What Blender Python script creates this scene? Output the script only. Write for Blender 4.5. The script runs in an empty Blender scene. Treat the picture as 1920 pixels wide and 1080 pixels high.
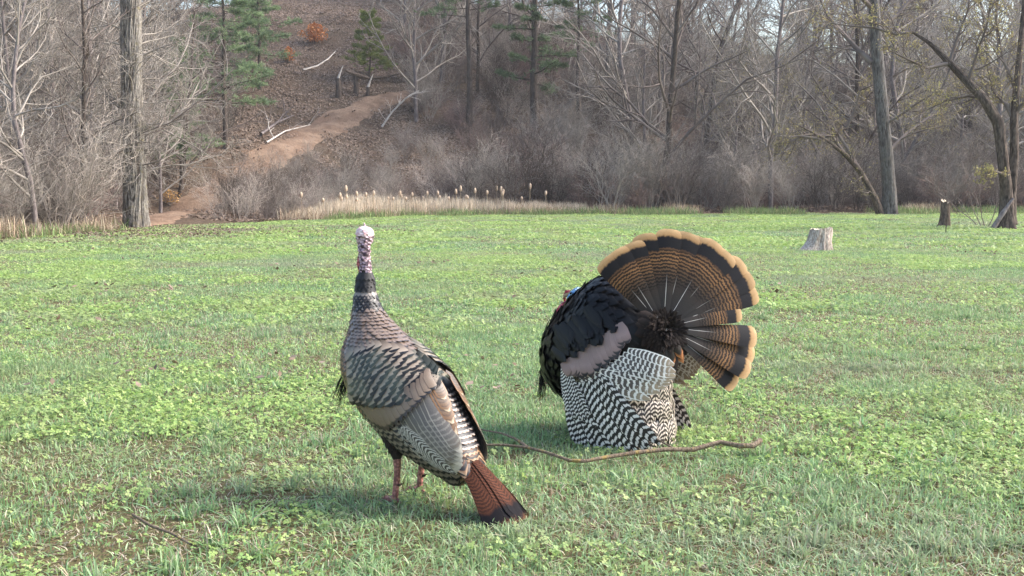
import bpy, math, random
import numpy as np
from mathutils import Vector, Matrix

# ------------------------------------------------------------------ camera, sky, sun, exposure
scene = bpy.context.scene
C = scene.collection
FPX = 2059.0                      # focal length in photograph pixels (1920 wide)
CAMH = 1.146
PITCH = math.atan(190.0 / FPX)    # camera looks slightly down
cam_data = bpy.data.cameras.new('camera')
cam_data.sensor_width = 36.0
cam_data.lens = 36.0 * FPX / 1920.0
cam_data.clip_start = 0.05
cam_data.clip_end = 2000.0
cam = bpy.data.objects.new('camera', cam_data)
cam.location = (0, 0, CAMH)
cam.rotation_euler = (math.radians(90) - PITCH, 0, 0)
C.objects.link(cam)
scene.camera = cam

SUN = Vector((0.82, 0.10, 0.70)).normalized()      # direction towards the sun
SUN_EL = math.asin(SUN.z)
SUN_AZ = math.atan2(SUN.x, SUN.y)
world = bpy.data.worlds.new('World')
scene.world = world
world.use_nodes = True
wn = world.node_tree
sky = wn.nodes.new('ShaderNodeTexSky')
sky.sky_type = 'NISHITA'
sky.sun_disc = False
sky.sun_elevation = SUN_EL
sky.sun_rotation = SUN_AZ
sky.air_density = 1.2
sky.dust_density = 3.0
sky.ozone_density = 1.0
bg = wn.nodes['Background']
bg.inputs[1].default_value = 0.15
wn.links.new(sky.outputs[0], bg.inputs[0])
sun_data = bpy.data.lights.new('sun', 'SUN')
sun_data.energy = 2.15
sun_data.angle = math.radians(22.0)
sun_data.color = (1.0, 0.97, 0.93)
sun = bpy.data.objects.new('sun', sun_data)
sun.rotation_euler = SUN.to_track_quat('Z', 'Y').to_euler()
sun.location = (20, 0, 30)
C.objects.link(sun)
vs = scene.view_settings
vs.view_transform = 'Standard'
vs.look = 'None'
vs.exposure = 1.42
vs.gamma = 1.0
vs.use_curve_mapping = False
scene.cycles.use_denoising = True
scene.cycles.max_bounces = 4
scene.cycles.transparent_max_bounces = 4

# ------------------------------------------------------------------ small helpers
def lin(c):
    c = c / 255.0
    return c / 12.92 if c <= 0.04045 else ((c + 0.055) / 1.055) ** 2.4
def rgb(r, g, b): return (lin(r), lin(g), lin(b), 1.0)
def tag(o, label=None, cat=None, group=None, kind=None):
    if label: o['label'] = label
    if cat: o['category'] = cat
    if group: o['group'] = group
    if kind: o['kind'] = kind
    return o
def link(name, me, parent=None):
    o = bpy.data.objects.new(name, me)
    C.objects.link(o)
    if parent: o.parent = parent
    return o
def empty(name, loc=(0, 0, 0), rz=0.0):
    o = bpy.data.objects.new(name, None)
    o.empty_display_size = 0.2
    o.location = loc
    o.rotation_euler = (0, 0, rz)
    C.objects.link(o)
    return o
def ray(px, py):
    cx = (px - 960) / FPX; cy = -(py - 540) / FPX
    s, c = math.sin(PITCH), math.cos(PITCH)
    return Vector((cx, c + cy * s, -s + cy * c))
def at(px, py, Y):                # the point at forward distance Y seen at a photograph pixel
    d = ray(px, py)
    return Vector((0, 0, CAMH)) + d * (Y / d.y)

def hash2(ix, iy, seed):
    h = (ix.astype(np.int64) * 374761393 + iy.astype(np.int64) * 668265263 + seed * 974711) & 0x7fffffff
    h = ((h ^ (h >> 13)) * 1274126177) & 0x7fffffff
    h = h ^ (h >> 16)
    return (h & 0xffff) / 65535.0
def vnoise(x, y, seed=0):
    x = np.asarray(x, float); y = np.asarray(y, float)
    ix = np.floor(x); iy = np.floor(y)
    fx = x - ix; fy = y - iy
    fx = fx * fx * (3 - 2 * fx); fy = fy * fy * (3 - 2 * fy)
    a = hash2(ix, iy, seed); b = hash2(ix + 1, iy, seed)
    c = hash2(ix, iy + 1, seed); d = hash2(ix + 1, iy + 1, seed)
    return (a * (1 - fx) + b * fx) * (1 - fy) + (c * (1 - fx) + d * fx) * fy
def fbm(x, y, seed=0, o=3):
    s = 0; a = 0.5; t = 0
    for i in range(o):
        s = s + a * vnoise(np.asarray(x) * 2 ** i, np.asarray(y) * 2 ** i, seed + i); t += a; a *= 0.5
    return s / t

def mesh_np(name, verts, quads, mats, uv=None, col=None, rnd=None, smooth=True, mat_idx=None):
    verts = np.asarray(verts, np.float32).reshape(-1, 3)
    quads = np.asarray(quads, np.int32).reshape(-1, 4)
    me = bpy.data.meshes.new(name)
    me.vertices.add(len(verts))
    me.vertices.foreach_set('co', verts.ravel())
    me.loops.add(len(quads) * 4)
    me.loops.foreach_set('vertex_index', quads.ravel())
    me.polygons.add(len(quads))
    me.polygons.foreach_set('loop_start', np.arange(len(quads), dtype=np.int32) * 4)
    if smooth: me.polygons.foreach_set('use_smooth', np.ones(len(quads), bool))
    if mat_idx is not None: me.polygons.foreach_set('material_index', np.asarray(mat_idx, np.int32))
    if uv is not None:
        l = me.uv_layers.new(name='UVMap')
        l.data.foreach_set('uv', np.asarray(uv, np.float32)[quads.ravel()].ravel())
    if col is not None:
        a = me.attributes.new('Col', 'FLOAT_COLOR', 'POINT')
        c4 = np.ones((len(verts), 4), np.float32); c4[:, :3] = col
        a.data.foreach_set('color', c4.ravel())
    if rnd is not None:
        a = me.attributes.new('rnd', 'FLOAT', 'POINT')
        a.data.foreach_set('value', np.asarray(rnd, np.float32))
    for m in (mats if isinstance(mats, (list, tuple)) else [mats]): me.materials.append(m)
    me.update()
    me.validate()
    return me

def grid_quads(nr, nc, wrap=False):
    r = np.arange(nr - 1)[:, None]; c = np.arange(nc if wrap else nc - 1)[None, :]
    c2 = (c + 1) % nc
    return np.stack([r * nc + c, r * nc + c2, (r + 1) * nc + c2, (r + 1) * nc + c], -1).reshape(-1, 4)

def tubes(polys, sides, cap=True):
    """polys: list of (pts, radii) -> verts, quads"""
    by = {}
    for p, r in polys: by.setdefault(len(p), []).append((p, r))
    V = []; Q = []; off = 0
    for k, lst in by.items():
        P = np.array([p for p, _ in lst], float); R = np.array([r for _, r in lst], float)
        T = np.gradient(P, axis=1)
        T /= np.linalg.norm(T, axis=2, keepdims=True) + 1e-9
        D = P[:, -1] - P[:, 0]
        ref = np.zeros_like(D)
        ax = np.argmin(np.abs(D), axis=1); ref[np.arange(len(D)), ax] = 1
        A = np.cross(T, ref[:, None, :]); A /= np.linalg.norm(A, axis=2, keepdims=True) + 1e-9
        B = np.cross(T, A)
        th = np.arange(sides) * 2 * math.pi / sides
        ring = A[:, :, None, :] * np.cos(th)[None, None, :, None] + B[:, :, None, :] * np.sin(th)[None, None, :, None]
        v = P[:, :, None, :] + ring * R[:, :, None, None]
        V.append(v.reshape(-1, 3))
        q = grid_quads(k, sides, True)
        n = len(lst)
        Q.append((q[None] + (np.arange(n) * k * sides)[:, None, None]).reshape(-1, 4) + off)
        off += n * k * sides
    return np.concatenate(V), np.concatenate(Q)
def cat(parts):
    V = []; Q = []; off = 0
    for v, q in parts:
        V.append(v); Q.append(q + off); off += len(v)
    return np.concatenate(V), np.concatenate(Q)

# ------------------------------------------------------------------ material node helper
class NT:
    def __init__(s, name, rough=0.8, spec=0.3):
        s.m = bpy.data.materials.new(name); s.m.use_nodes = True
        s.t = s.m.node_tree; s.n = s.t.nodes
        s.b = s.n['Principled BSDF']; s.out = s.n['Material Output']
        s.b.inputs['Roughness'].default_value = rough
        s.b.inputs['Specular IOR Level'].default_value = spec
    def put(s, sock, v):
        if hasattr(v, 'default_value') or hasattr(v, 'is_linked'): s.t.links.new(v, sock)
        else: sock.default_value = v
    def math(s, op, a, b=0.0, c=None, clamp=False):
        n = s.n.new('ShaderNodeMath'); n.operation = op; n.use_clamp = clamp
        s.put(n.inputs[0], a); s.put(n.inputs[1], b)
        if c is not None: s.put(n.inputs[2], c)
        return n.outputs[0]
    def mix(s, f, a, b, blend='MIX'):
        n = s.n.new('ShaderNodeMix'); n.data_type = 'RGBA'; n.blend_type = blend
        s.put(n.inputs[0], f); s.put(n.inputs[6], a); s.put(n.inputs[7], b)
        return n.outputs[2]
    def step(s, v, lo, hi):      # smooth 0..1 between lo and hi
        n = s.n.new('ShaderNodeMapRange'); n.interpolation_type = 'SMOOTHSTEP'
        s.put(n.inputs[0], v); n.inputs[1].default_value = lo; n.inputs[2].default_value = hi
        return n.outputs[0]
    def noise(s, vec=None, scale=5.0, detail=3.0, rough=0.5, col=False):
        n = s.n.new('ShaderNodeTexNoise')
        n.inputs['Scale'].default_value = scale; n.inputs['Detail'].default_value = detail
        n.inputs['Roughness'].default_value = rough
        if vec is not None: s.t.links.new(vec, n.inputs['Vector'])
        return n.outputs[1] if col else n.outputs[0]
    def pos(s): return s.n.new('ShaderNodeNewGeometry').outputs['Position']
    def obj(s): return s.n.new('ShaderNodeTexCoord').outputs['Object']
    def attr(s, name, which=0):
        n = s.n.new('ShaderNodeAttribute'); n.attribute_name = name
        return n.outputs['Color' if which == 0 else 'Fac']
    def scalev(s, v, xyz):
        n = s.n.new('ShaderNodeVectorMath'); n.operation = 'MULTIPLY'
        s.t.links.new(v, n.inputs[0]); n.inputs[1].default_value = xyz
        return n.outputs[0]
    def ramp(s, f, stops):
        n = s.n.new('ShaderNodeValToRGB'); s.put(n.inputs[0], f)
        e = n.color_ramp.elements
        e[0].position, e[0].color = stops[0]; e[1].position, e[1].color = stops[-1]
        for p, c in stops[1:-1]:
            x = e.new(p); x.color = c
        return n.outputs[0]
    def color(s, c): s.put(s.b.inputs['Base Color'], c); return s
    def bump(s, h, strength=0.3, dist=0.02):
        n = s.n.new('ShaderNodeBump'); n.inputs['Strength'].default_value = strength; n.inputs['Distance'].default_value = dist
        s.t.links.new(h, n.inputs['Height']); s.t.links.new(n.outputs[0], s.b.inputs['Normal'])
        return s
    def translucent(s, c, fac):
        tr = s.n.new('ShaderNodeBsdfTranslucent'); s.put(tr.inputs[0], c)
        mx = s.n.new('ShaderNodeMixShader'); s.put(mx.inputs[0], fac)
        s.t.links.new(s.b.outputs[0], mx.inputs[1]); s.t.links.new(tr.outputs[0], mx.inputs[2])
        s.t.links.new(mx.outputs[0], s.out.inputs[0]); return s

def bark_mat(name, c1, c2, scale=3.0, stretch=0.25, moss=None, bump=0.5, furrow=None):
    m = NT(name, 0.9, 0.15)
    v = m.scalev(m.obj(), (1, 1, stretch))
    n = m.noise(v, scale * 6, 4, 0.6)
    n2 = m.noise(m.obj(), scale * 0.5, 3)
    c = m.mix(m.step(n, 0.35, 0.65), c1, c2)
    c = m.mix(m.math('MULTIPLY', m.step(n2, 0.45, 0.7), 0.5), c, tuple(x * 0.62 for x in c1[:3]) + (1,))
    if moss: c = m.mix(m.step(m.noise(m.obj(), scale * 1.5, 3), 0.55, 0.68), c, moss)
    if furrow: c = m.mix(m.math('SUBTRACT', 1.0, m.step(m.attr('rnd', 1), 0.15, 0.5)), c, furrow)
    m.color(c); m.bump(n, bump, 0.03)
    return m.m
def twig_mat(name, c1, c2):
    m = NT(name, 0.85, 0.2)
    n = m.noise(m.pos(), 1.3, 2)
    m.color(m.mix(m.step(n, 0.35, 0.65), c1, c2))
    return m.m
def leaf_mat(name, c1, c2, scale=2.0, tr=0.3, rough=0.6):
    m = NT(name, rough, 0.25)
    n = m.noise(m.pos(), scale, 3)
    c = m.mix(m.step(n, 0.35, 0.65), c1, c2)
    m.color(c); m.translucent(c, tr)
    return m.m
def plain(name, c, rough=0.8):
    m = NT(name, rough, 0.2)
    n = m.noise(m.obj(), 20, 3)
    m.color(m.mix(m.math('MULTIPLY', n, 0.6), c, tuple(x * 0.55 for x in c[:3]) + (1,)))
    return m.m

# ------------------------------------------------------------------ terrain
FX = [-60, -25, -14.5, -11.6, -10.4, -7.8, -3.5, 2, 30, 80]
FY = [5, 9, 17, 23.5, 31, 37.5, 44.5, 46.5, 47.5, 48]
def field_edge(x): return np.interp(x, FX, FY)
def H(x, y):
    x = np.asarray(x, float); y = np.asarray(y, float)
    foot = np.interp(x, [-60, -20, -8, 2, 12, 30, 60], [40, 43, 49, 51, 58, 64, 66])
    slope = np.interp(x, [-60, -12, 0, 14, 40], [0.30, 0.40, 0.42, 0.40, 0.38])
    top = np.interp(x, [-60, -38, -22, -8, 6, 22, 60], [12, 14, 22, 23, 17.5, 15.2, 14.5])
    e = np.maximum(0, y - foot)
    e = e * e / (e + 3.0)
    t = slope * e / top
    z = top * t / (1 + t ** 4) ** 0.25
    rough = np.clip((y - field_edge(x)) / 6.0, 0, 1)
    z = z + rough * ((fbm(x * 0.13, y * 0.13, 3) - 0.5) * 1.5 + (fbm(x * 0.7, y * 0.7, 9) - 0.5) * 0.35)
    z = z + (fbm(x * 0.05 + 4, y * 0.05, 21, 2) - 0.5) * 0.12 * np.clip((y - 7) / 10, 0, 1)
    return z
def H1(x, y): return float(H(np.array([x]), np.array([y]))[0])
def gp(px, py, ymax=140):         # where the sight line through a photograph pixel meets the ground
    d = ray(px, py)
    ys = np.arange(2.5, ymax, 0.05)
    t = ys / d.y
    xs = d.x * t; zs = CAMH + d.z * t
    below = np.nonzero(zs < H(xs, ys))[0]
    i = below[0] if len(below) else len(ys) - 1
    return Vector((xs[i], ys[i], H1(xs[i], ys[i])))

def build_ground():
    xs = np.concatenate([np.linspace(-900, -75, 12), np.linspace(-70, 70, 240), np.linspace(75, 900, 12)])
    ys = np.concatenate([np.linspace(-300, -5, 8), np.linspace(0, 130, 240), np.linspace(140, 1200, 14)])
    X, Y = np.meshgrid(xs, ys)
    Z = H(X, Y)
    v = np.stack([X, Y, Z], -1).reshape(-1, 3)
    q = grid_quads(len(ys), len(xs))
    d = np.clip((Y - field_edge(X)) / 2.0 + 0.3 + (fbm(X * 0.6, Y * 0.6, 31) - 0.5) * 0.8, 0, 1).ravel()
    m = NT('ground', 0.95, 0.1)
    p = m.pos()
    n1 = m.noise(p, 0.35, 4, 0.6); n2 = m.noise(p, 9, 4, 0.7); n3 = m.noise(p, 60, 3, 0.6); n4 = m.noise(p, 2.2, 4, 0.65)
    grass = m.mix(m.step(n1, 0.35, 0.65), rgb(90, 94, 58), rgb(104, 98, 68))
    grass = m.mix(m.step(n3, 0.42, 0.66), grass, rgb(100, 80, 66))
    grass = m.mix(m.math('MULTIPLY', m.step(n2, 0.5, 0.75), 0.5), grass, rgb(122, 108, 80))
    litter = m.mix(m.step(n2, 0.35, 0.68), rgb(72, 60, 51), rgb(116, 101, 87))
    litter = m.mix(m.step(n4, 0.45, 0.7), litter, rgb(91, 73, 60))
    litter = m.mix(m.math('MULTIPLY', m.step(n1, 0.5, 0.75), 0.6), litter, rgb(70, 62, 48))
    c = m.mix(m.attr('rnd', 1), grass, litter)
    m.color(c); m.bump(m.math('ADD', n2, n3), 0.6, 0.04)
    me = mesh_np('ground', v, q, m.m, rnd=d)
    tag(link('ground', me), kind='structure')
build_ground()

PATH_PX = [(255, 424), (300, 408), (360, 384), (420, 352), (480, 316), (535, 280), (590, 246), (640, 220), (690, 200), (735, 184), (775, 172)]
PATH = [gp(*p) for p in PATH_PX]
def build_path():
    P = np.array(PATH)
    t = np.linspace(0, len(P) - 1, 110)
    cx = np.interp(t, range(len(P)), P[:, 0]); cy = np.interp(t, range(len(P)), P[:, 1])
    for _ in range(6):
        cx[1:-1] = (cx[:-2] + 2 * cx[1:-1] + cx[2:]) / 4; cy[1:-1] = (cy[:-2] + 2 * cy[1:-1] + cy[2:]) / 4
    dx = np.gradient(cx); dy = np.gradient(cy); l = np.hypot(dx, dy)
    nx, ny = -dy / l, dx / l
    w = np.interp(np.arange(110), [0, 20, 50, 90, 109], [0.75, 1.1, 1.2, 1.1, 0.7])
    s = np.linspace(-1, 1, 13)
    wl = w[:, None] * (1 + 0.9 * (fbm(np.arange(110)[:, None] * 0.35, s[None] * 0 + np.sign(s)[None] * 5, 77) - 0.5))
    X = cx[:, None] + nx[:, None] * s[None] * wl; Y = cy[:, None] + ny[:, None] * s[None] * wl
    Z = H(X, Y) + 0.13 * (1 - np.abs(s[None]) ** 4) - 0.03 - 0.035 * np.exp(-((np.abs(s[None]) - 0.5) / 0.2) ** 2)
    m = NT('path_dirt', 0.95, 0.1)
    p = m.pos()
    c = m.mix(m.step(m.noise(p, 1.1, 4, 0.6), 0.35, 0.65), rgb(122, 99, 83), rgb(146, 123, 104))
    c = m.mix(m.math('MULTIPLY', m.step(m.noise(p, 9, 4, 0.7), 0.5, 0.75), 0.6), c, rgb(92, 74, 62))
    c = m.mix(m.math('MULTIPLY', m.step(m.noise(p, 3.3, 4, 0.7), 0.52, 0.66), 0.7), c, rgb(104, 86, 74))
    m.color(c); m.bump(m.noise(p, 14, 4), 0.8, 0.06)
    me = mesh_np('dirt_path', np.stack([X, Y, Z], -1), grid_quads(110, 13), m.m)
    tag(link('dirt_path', me), kind='structure')
build_path()
PC = np.array([(p.x, p.y) for p in PATH])
def path_dist(x, y):
    best = 1e9
    for i in range(len(PC) - 1):
        a = PC[i]; b = PC[i + 1]; ab = b - a; q = np.array((x, y)) - a
        u = min(1, max(0, q.dot(ab) / ab.dot(ab)))
        best = min(best, np.linalg.norm(q - u * ab))
    return best

# ------------------------------------------------------------------ tree growth
def nrm(v):
    l = math.sqrt(v[0] ** 2 + v[1] ** 2 + v[2] ** 2) + 1e-9
    return (v[0] / l, v[1] / l, v[2] / l)
def tilt(d, ang, az):
    d = nrm(d)
    a = (0, 0, 1) if abs(d[2]) < 0.9 else (1, 0, 0)
    u = nrm((d[1] * a[2] - d[2] * a[1], d[2] * a[0] - d[0] * a[2], d[0] * a[1] - d[1] * a[0]))
    v = (d[1] * u[2] - d[2] * u[1], d[2] * u[0] - d[0] * u[2], d[0] * u[1] - d[1] * u[0])
    ca, sa, cz, sz = math.cos(ang), math.sin(ang), math.cos(az), math.sin(az)
    return tuple(d[i] * ca + (u[i] * cz + v[i] * sz) * sa for i in range(3))
def interp_poly(pts, r, t):
    k = len(pts) - 1; f = t * k; i = min(k - 1, int(f)); f -= i
    a, b = pts[i], pts[i + 1]
    p = tuple(a[j] * (1 - f) + b[j] * f for j in range(3))
    return p, nrm(tuple(b[j] - a[j] for j in range(3))), r[i] * (1 - f) + r[i + 1] * f
def spawn(out, pts, rad, L, lvl, P, rng):
    if lvl >= len(P['n']): return
    for i in range(P['n'][lvl]):
        t = P['t0'][lvl] + (1 - P['t0'][lvl]) * (i + rng.random()) / P['n'][lvl]
        t = min(t, 0.995)
        p, d, r = interp_poly(pts, rad, t)
        az = rng.random() * 6.283
        nd = tilt(d, P['ang'][lvl] * rng.uniform(0.7, 1.3), az)
        l = L * P['ratio'][lvl] * (1.15 - P['short'][lvl] * t) * rng.uniform(0.6, 1.25)
        grow(out, p, nd, l, max(P['rmin'], min(r * 0.62, l * 0.022)), lvl + 1, P, rng)
def grow(out, p, d, L, r, lvl, P, rng):
    k = P['k'][lvl]; pts = [p]
    for i in range(k):
        w = P['wob'][lvl]
        d = nrm((d[0] + rng.gauss(0, w), d[1] + rng.gauss(0, w), d[2] + rng.gauss(0, w) + P['up'][lvl]))
        p = tuple(p[j] + d[j] * L / k for j in range(3)); pts.append(p)
    rad = [r * (1 - 0.75 * i / k) if lvl else r * (1 - 0.62 * i / k) for i in range(k + 1)]
    out.append((lvl, pts, rad))
    spawn(out, pts, rad, L, lvl, P, rng)
def branches_mesh(out, name, mat, lvls, sides=(10, 5, 4, 3, 3)):
    parts = []
    for l in lvls:
        ps = [(p, r) for (lv, p, r) in out if lv == l]
        if ps: parts.append(tubes(ps, sides[l]))
    v, q = cat(parts)
    return mesh_np(name, v, q, mat)

BARK_GREY = bark_mat('bark_grey', rgb(106, 96, 95), rgb(139, 130, 127))
BARK_DARK = bark_mat('bark_dark', rgb(71, 62, 57), rgb(98, 88, 81))
TWIG_GREY = twig_mat('twig_grey', rgb(136, 128, 120), rgb(167, 158, 149))
TWIG_DARK = twig_mat('twig_dark', rgb(103, 92, 88), rgb(128, 117, 110))
TWIG_RED = twig_mat('twig_red', rgb(125, 103, 97), rgb(146, 124, 116))
TWIG_PALE = twig_mat('twig_pale', rgb(169, 157, 147), rgb(188, 175, 165))
NEEDLE = leaf_mat('needles', rgb(88, 106, 78), rgb(124, 142, 104), 1.2, 0.3)
NEEDLE_S = leaf_mat('needles_soft', rgb(104, 124, 92), rgb(140, 160, 118), 1.2, 0.35)
NEEDLE_Y = leaf_mat('needles_light', rgb(110, 126, 66), rgb(140, 148, 84), 1.5, 0.25)
BUD = leaf_mat('buds', rgb(176, 158, 110), rgb(190, 182, 116), 3.0, 0.3)
DRY_LEAF = leaf_mat('dry_leaf', rgb(190, 120, 72), rgb(214, 152, 100), 6.0, 0.3)
STRAW = leaf_mat('straw', rgb(196, 172, 146), rgb(216, 196, 170), 4.0, 0.2)
LITTER = leaf_mat('litter_leaf', rgb(98, 79, 66), rgb(151, 132, 116), 9.0, 0.1)

def quads_cloud(centres, size, rng, aspect=0.6, flat=0.0):
    n = len(centres)
    r = np.random.RandomState(rng.randrange(1 << 30))
    a = r.normal(size=(n, 3)); a[:, 2] *= (1 - flat); a /= np.linalg.norm(a, axis=1, keepdims=True)
    b = np.cross(a, r.normal(size=(n, 3))); b /= np.linalg.norm(b, axis=1, keepdims=True)
    if flat: b[:, 2] *= (1 - flat)
    s = size * r.uniform(0.6, 1.3, (n, 1))
    a *= s; b *= s * aspect; c = np.asarray(centres)
    v = np.stack([c - a, c + b * 0.9, c + a, c - b], 1).reshape(-1, 3)
    return v, np.arange(n * 4).reshape(-1, 4)

P_TREE = dict(n=[24, 9, 6], t0=[0.16, 0.2, 0.15], ang=[0.85, 0.7, 0.7], ratio=[0.42, 0.45, 0.5], short=[0.6, 0.5, 0.4],
              k=[9, 5, 4, 3], wob=[0.09, 0.18, 0.22, 0.24], up=[0.02, 0.08, 0.05, 0.03], rmin=0.0075)
P_SHRUB = dict(n=[0, 9, 6], t0=[0.1, 0.2, 0.15], ang=[0.6, 0.6, 0.7], ratio=[0.5, 0.5, 0.5], short=[0.5, 0.4, 0.4],
               k=[3, 6, 4, 3], wob=[0.05, 0.15, 0.2, 0.24], up=[0, 0.06, 0.05, 0.02], rmin=0.0065)

def tree_proto(seed, h, r, mat_t, mat_c, P=P_TREE, lean=0.05, buds=0):
    rng = random.Random(seed)
    out = []
    d = nrm((rng.gauss(0, lean), rng.gauss(0, lean), 1))
    grow(out, (0, 0, -0.3), d, h, r, 0, P, rng)
    tr = branches_mesh(out, 'trunk', mat_t, [0])
    cr = branches_mesh(out, 'crown', mat_c, [1, 2, 3])
    bm_ = None
    if buds:
        cen = [p for (l, pts, _) in out if l == 3 for p in pts[1:] if rng.random() < buds]
        v, q = quads_cloud(cen, 0.035, rng)
        bm_ = mesh_np('buds', v, q, BUD, smooth=False)
    return tr, cr, bm_
def shrub_proto(seed, h, stems, mat, spread=0.5):
    rng = random.Random(seed); out = []
    for i in range(stems):
        d = nrm((rng.gauss(0, spread), rng.gauss(0, spread), 1))
        grow(out, (rng.gauss(0, 0.15), rng.gauss(0, 0.15), -0.1), d, h * rng.uniform(0.6, 1.15), 0.016, 1, P_SHRUB, rng)
    return branches_mesh(out, 'shrub', mat, [1, 2, 3])

def place_tree(name, proto, loc, rz, s, label, cat_, group=None):
    t = empty(name, loc, rz); t.scale = (s, s, s)
    tag(t, label, cat_, group)
    link('trunk', proto[0], t); link('crown', proto[1], t)
    if proto[2]: tag(link('buds', proto[2], t), kind='stuff')
    return t

PROTO_GREY = [tree_proto(11 + i, 13 + i, 0.13 + 0.02 * i, BARK_GREY, TWIG_GREY) for i in range(3)]
PROTO_DARK = [tree_proto(31 + i, 12 + 2 * i, 0.14, BARK_DARK, TWIG_DARK) for i in range(2)]
PROTO_BUD = [tree_proto(51 + i, 9 + i, 0.10, BARK_GREY, TWIG_GREY, lean=0.15, buds=0.35) for i in range(2)]

# ---- scattered woodland trees, each a thing of its own
rng = random.Random(5)
KINDS = [('slender_tree', PROTO_GREY, 'slender leafless grey tree', 'leafless grey trees'),
         ('dark_tree', PROTO_DARK, 'leafless tree with dark brown bark', 'leafless dark trees'),
         ('budding_tree', PROTO_BUD, 'small leaning tree with pale yellow buds', 'budding trees')]
WHERE = [(-0.30, 'in the woods beyond the big rough trunk'), (-0.10, 'on the open leafy slope around the path'), (0.0, 'on the slope above the cattails'), (0.10, 'around the tall layered pine'),
         (0.22, 'in the grey woods behind the strutting turkey'), (0.30, 'in the woods behind the pale stump'), (9, 'in the woods behind the leaning lichen grey tree')]
placed = []
def tree_ok(x, y):
    u = x / y
    if y < field_edge(x) + 4 or path_dist(x, y) < 1.6: return False
    if -0.235 < u < -0.10 and y > 52: return False
    if -0.335 < u < -0.09 and y < 62: return False
    if -0.30 < u < -0.2: return False
    if -0.16 < u < 0.05 and y < 62: return False
    if -0.02 < u < 0.085 and y < 74: return False
    return True
tries = 0
while len(placed) < 165 and tries < 9000:
    tries += 1
    y = rng.uniform(40, 108); x = rng.uniform(-0.56, 0.56) * y
    if not tree_ok(x, y): continue
    if any((x - a) ** 2 + (y - b) ** 2 < 2.0 ** 2 for a, b in placed): continue
    placed.append((x, y))
    u = x / y
    k = 2 if (u > 0.18 and rng.random() < 0.4) else (1 if rng.random() < 0.33 else 0)
    nm, pr, lab, gr = KINDS[k]
    wh = next(w for lim, w in WHERE if u < lim)
    sc_ = rng.uniform(0.7, 1.15)
    if k < 2: lab = ('short ' if sc_ < .85 else 'tall ' if sc_ > 1.02 else '') + lab
    place_tree(nm, rng.choice(pr), (x, y, H1(x, y) - 0.05), rng.random() * 6.28, sc_, lab + ' ' + wh, 'tree', gr + ' ' + wh)
n0 = len(placed); tries = 0
while len(placed) < n0 + 46 and tries < 3000:
    tries += 1
    y = rng.uniform(26, 90); x = rng.choice((-1, 1)) * rng.uniform(0.5, 0.85) * y
    if y < field_edge(x) + 4 or any((x - a) ** 2 + (y - b) ** 2 < 2.4 ** 2 for a, b in placed): continue
    placed.append((x, y)); k = 1 if rng.random() < .3 else 0; nm, pr, lab, gr = KINDS[k]
    wh = 'in the woods beyond the big rough trunk' if x < 0 else 'in the woods behind the leaning lichen grey tree'
    place_tree(nm, rng.choice(pr), (x, y, H1(x, y) - 0.05), rng.random() * 6.28, rng.uniform(.86, 1.0), lab + ' ' + wh, 'tree', gr + ' ' + wh)
# ---- trees standing in the left thicket, close to the field
for (px, Y, s, k) in [(30, 30, .62, 0), (70, 27, .5, 0), (110, 34, .7, 0), (150, 31, .55, 1), (180, 38, .75, 0), (5, 36, .8, 1), (300, 46, .6, 0), (215, 44, .8, 0), (-60, 30, .7, 0), (90, 42, .8, 0), (335, 49, .6, 1), (135, 47, .9, 0)]:
    p = at(px, 400, Y)
    t = place_tree('thicket_tree', (PROTO_GREY if k == 0 else PROTO_DARK)[Y % 2], (p.x, Y, H1(p.x, Y) - 0.05), px * 1.7, s,
                   ('pale', 'dark')[k] + ' leafless ' + ('low ' if s < .65 else 'tall ' if s > .78 else '') + 'tree in the dense thicket beside the big rough barked trunk', 'tree', 'trees of the thicket by the big trunk')

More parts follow.
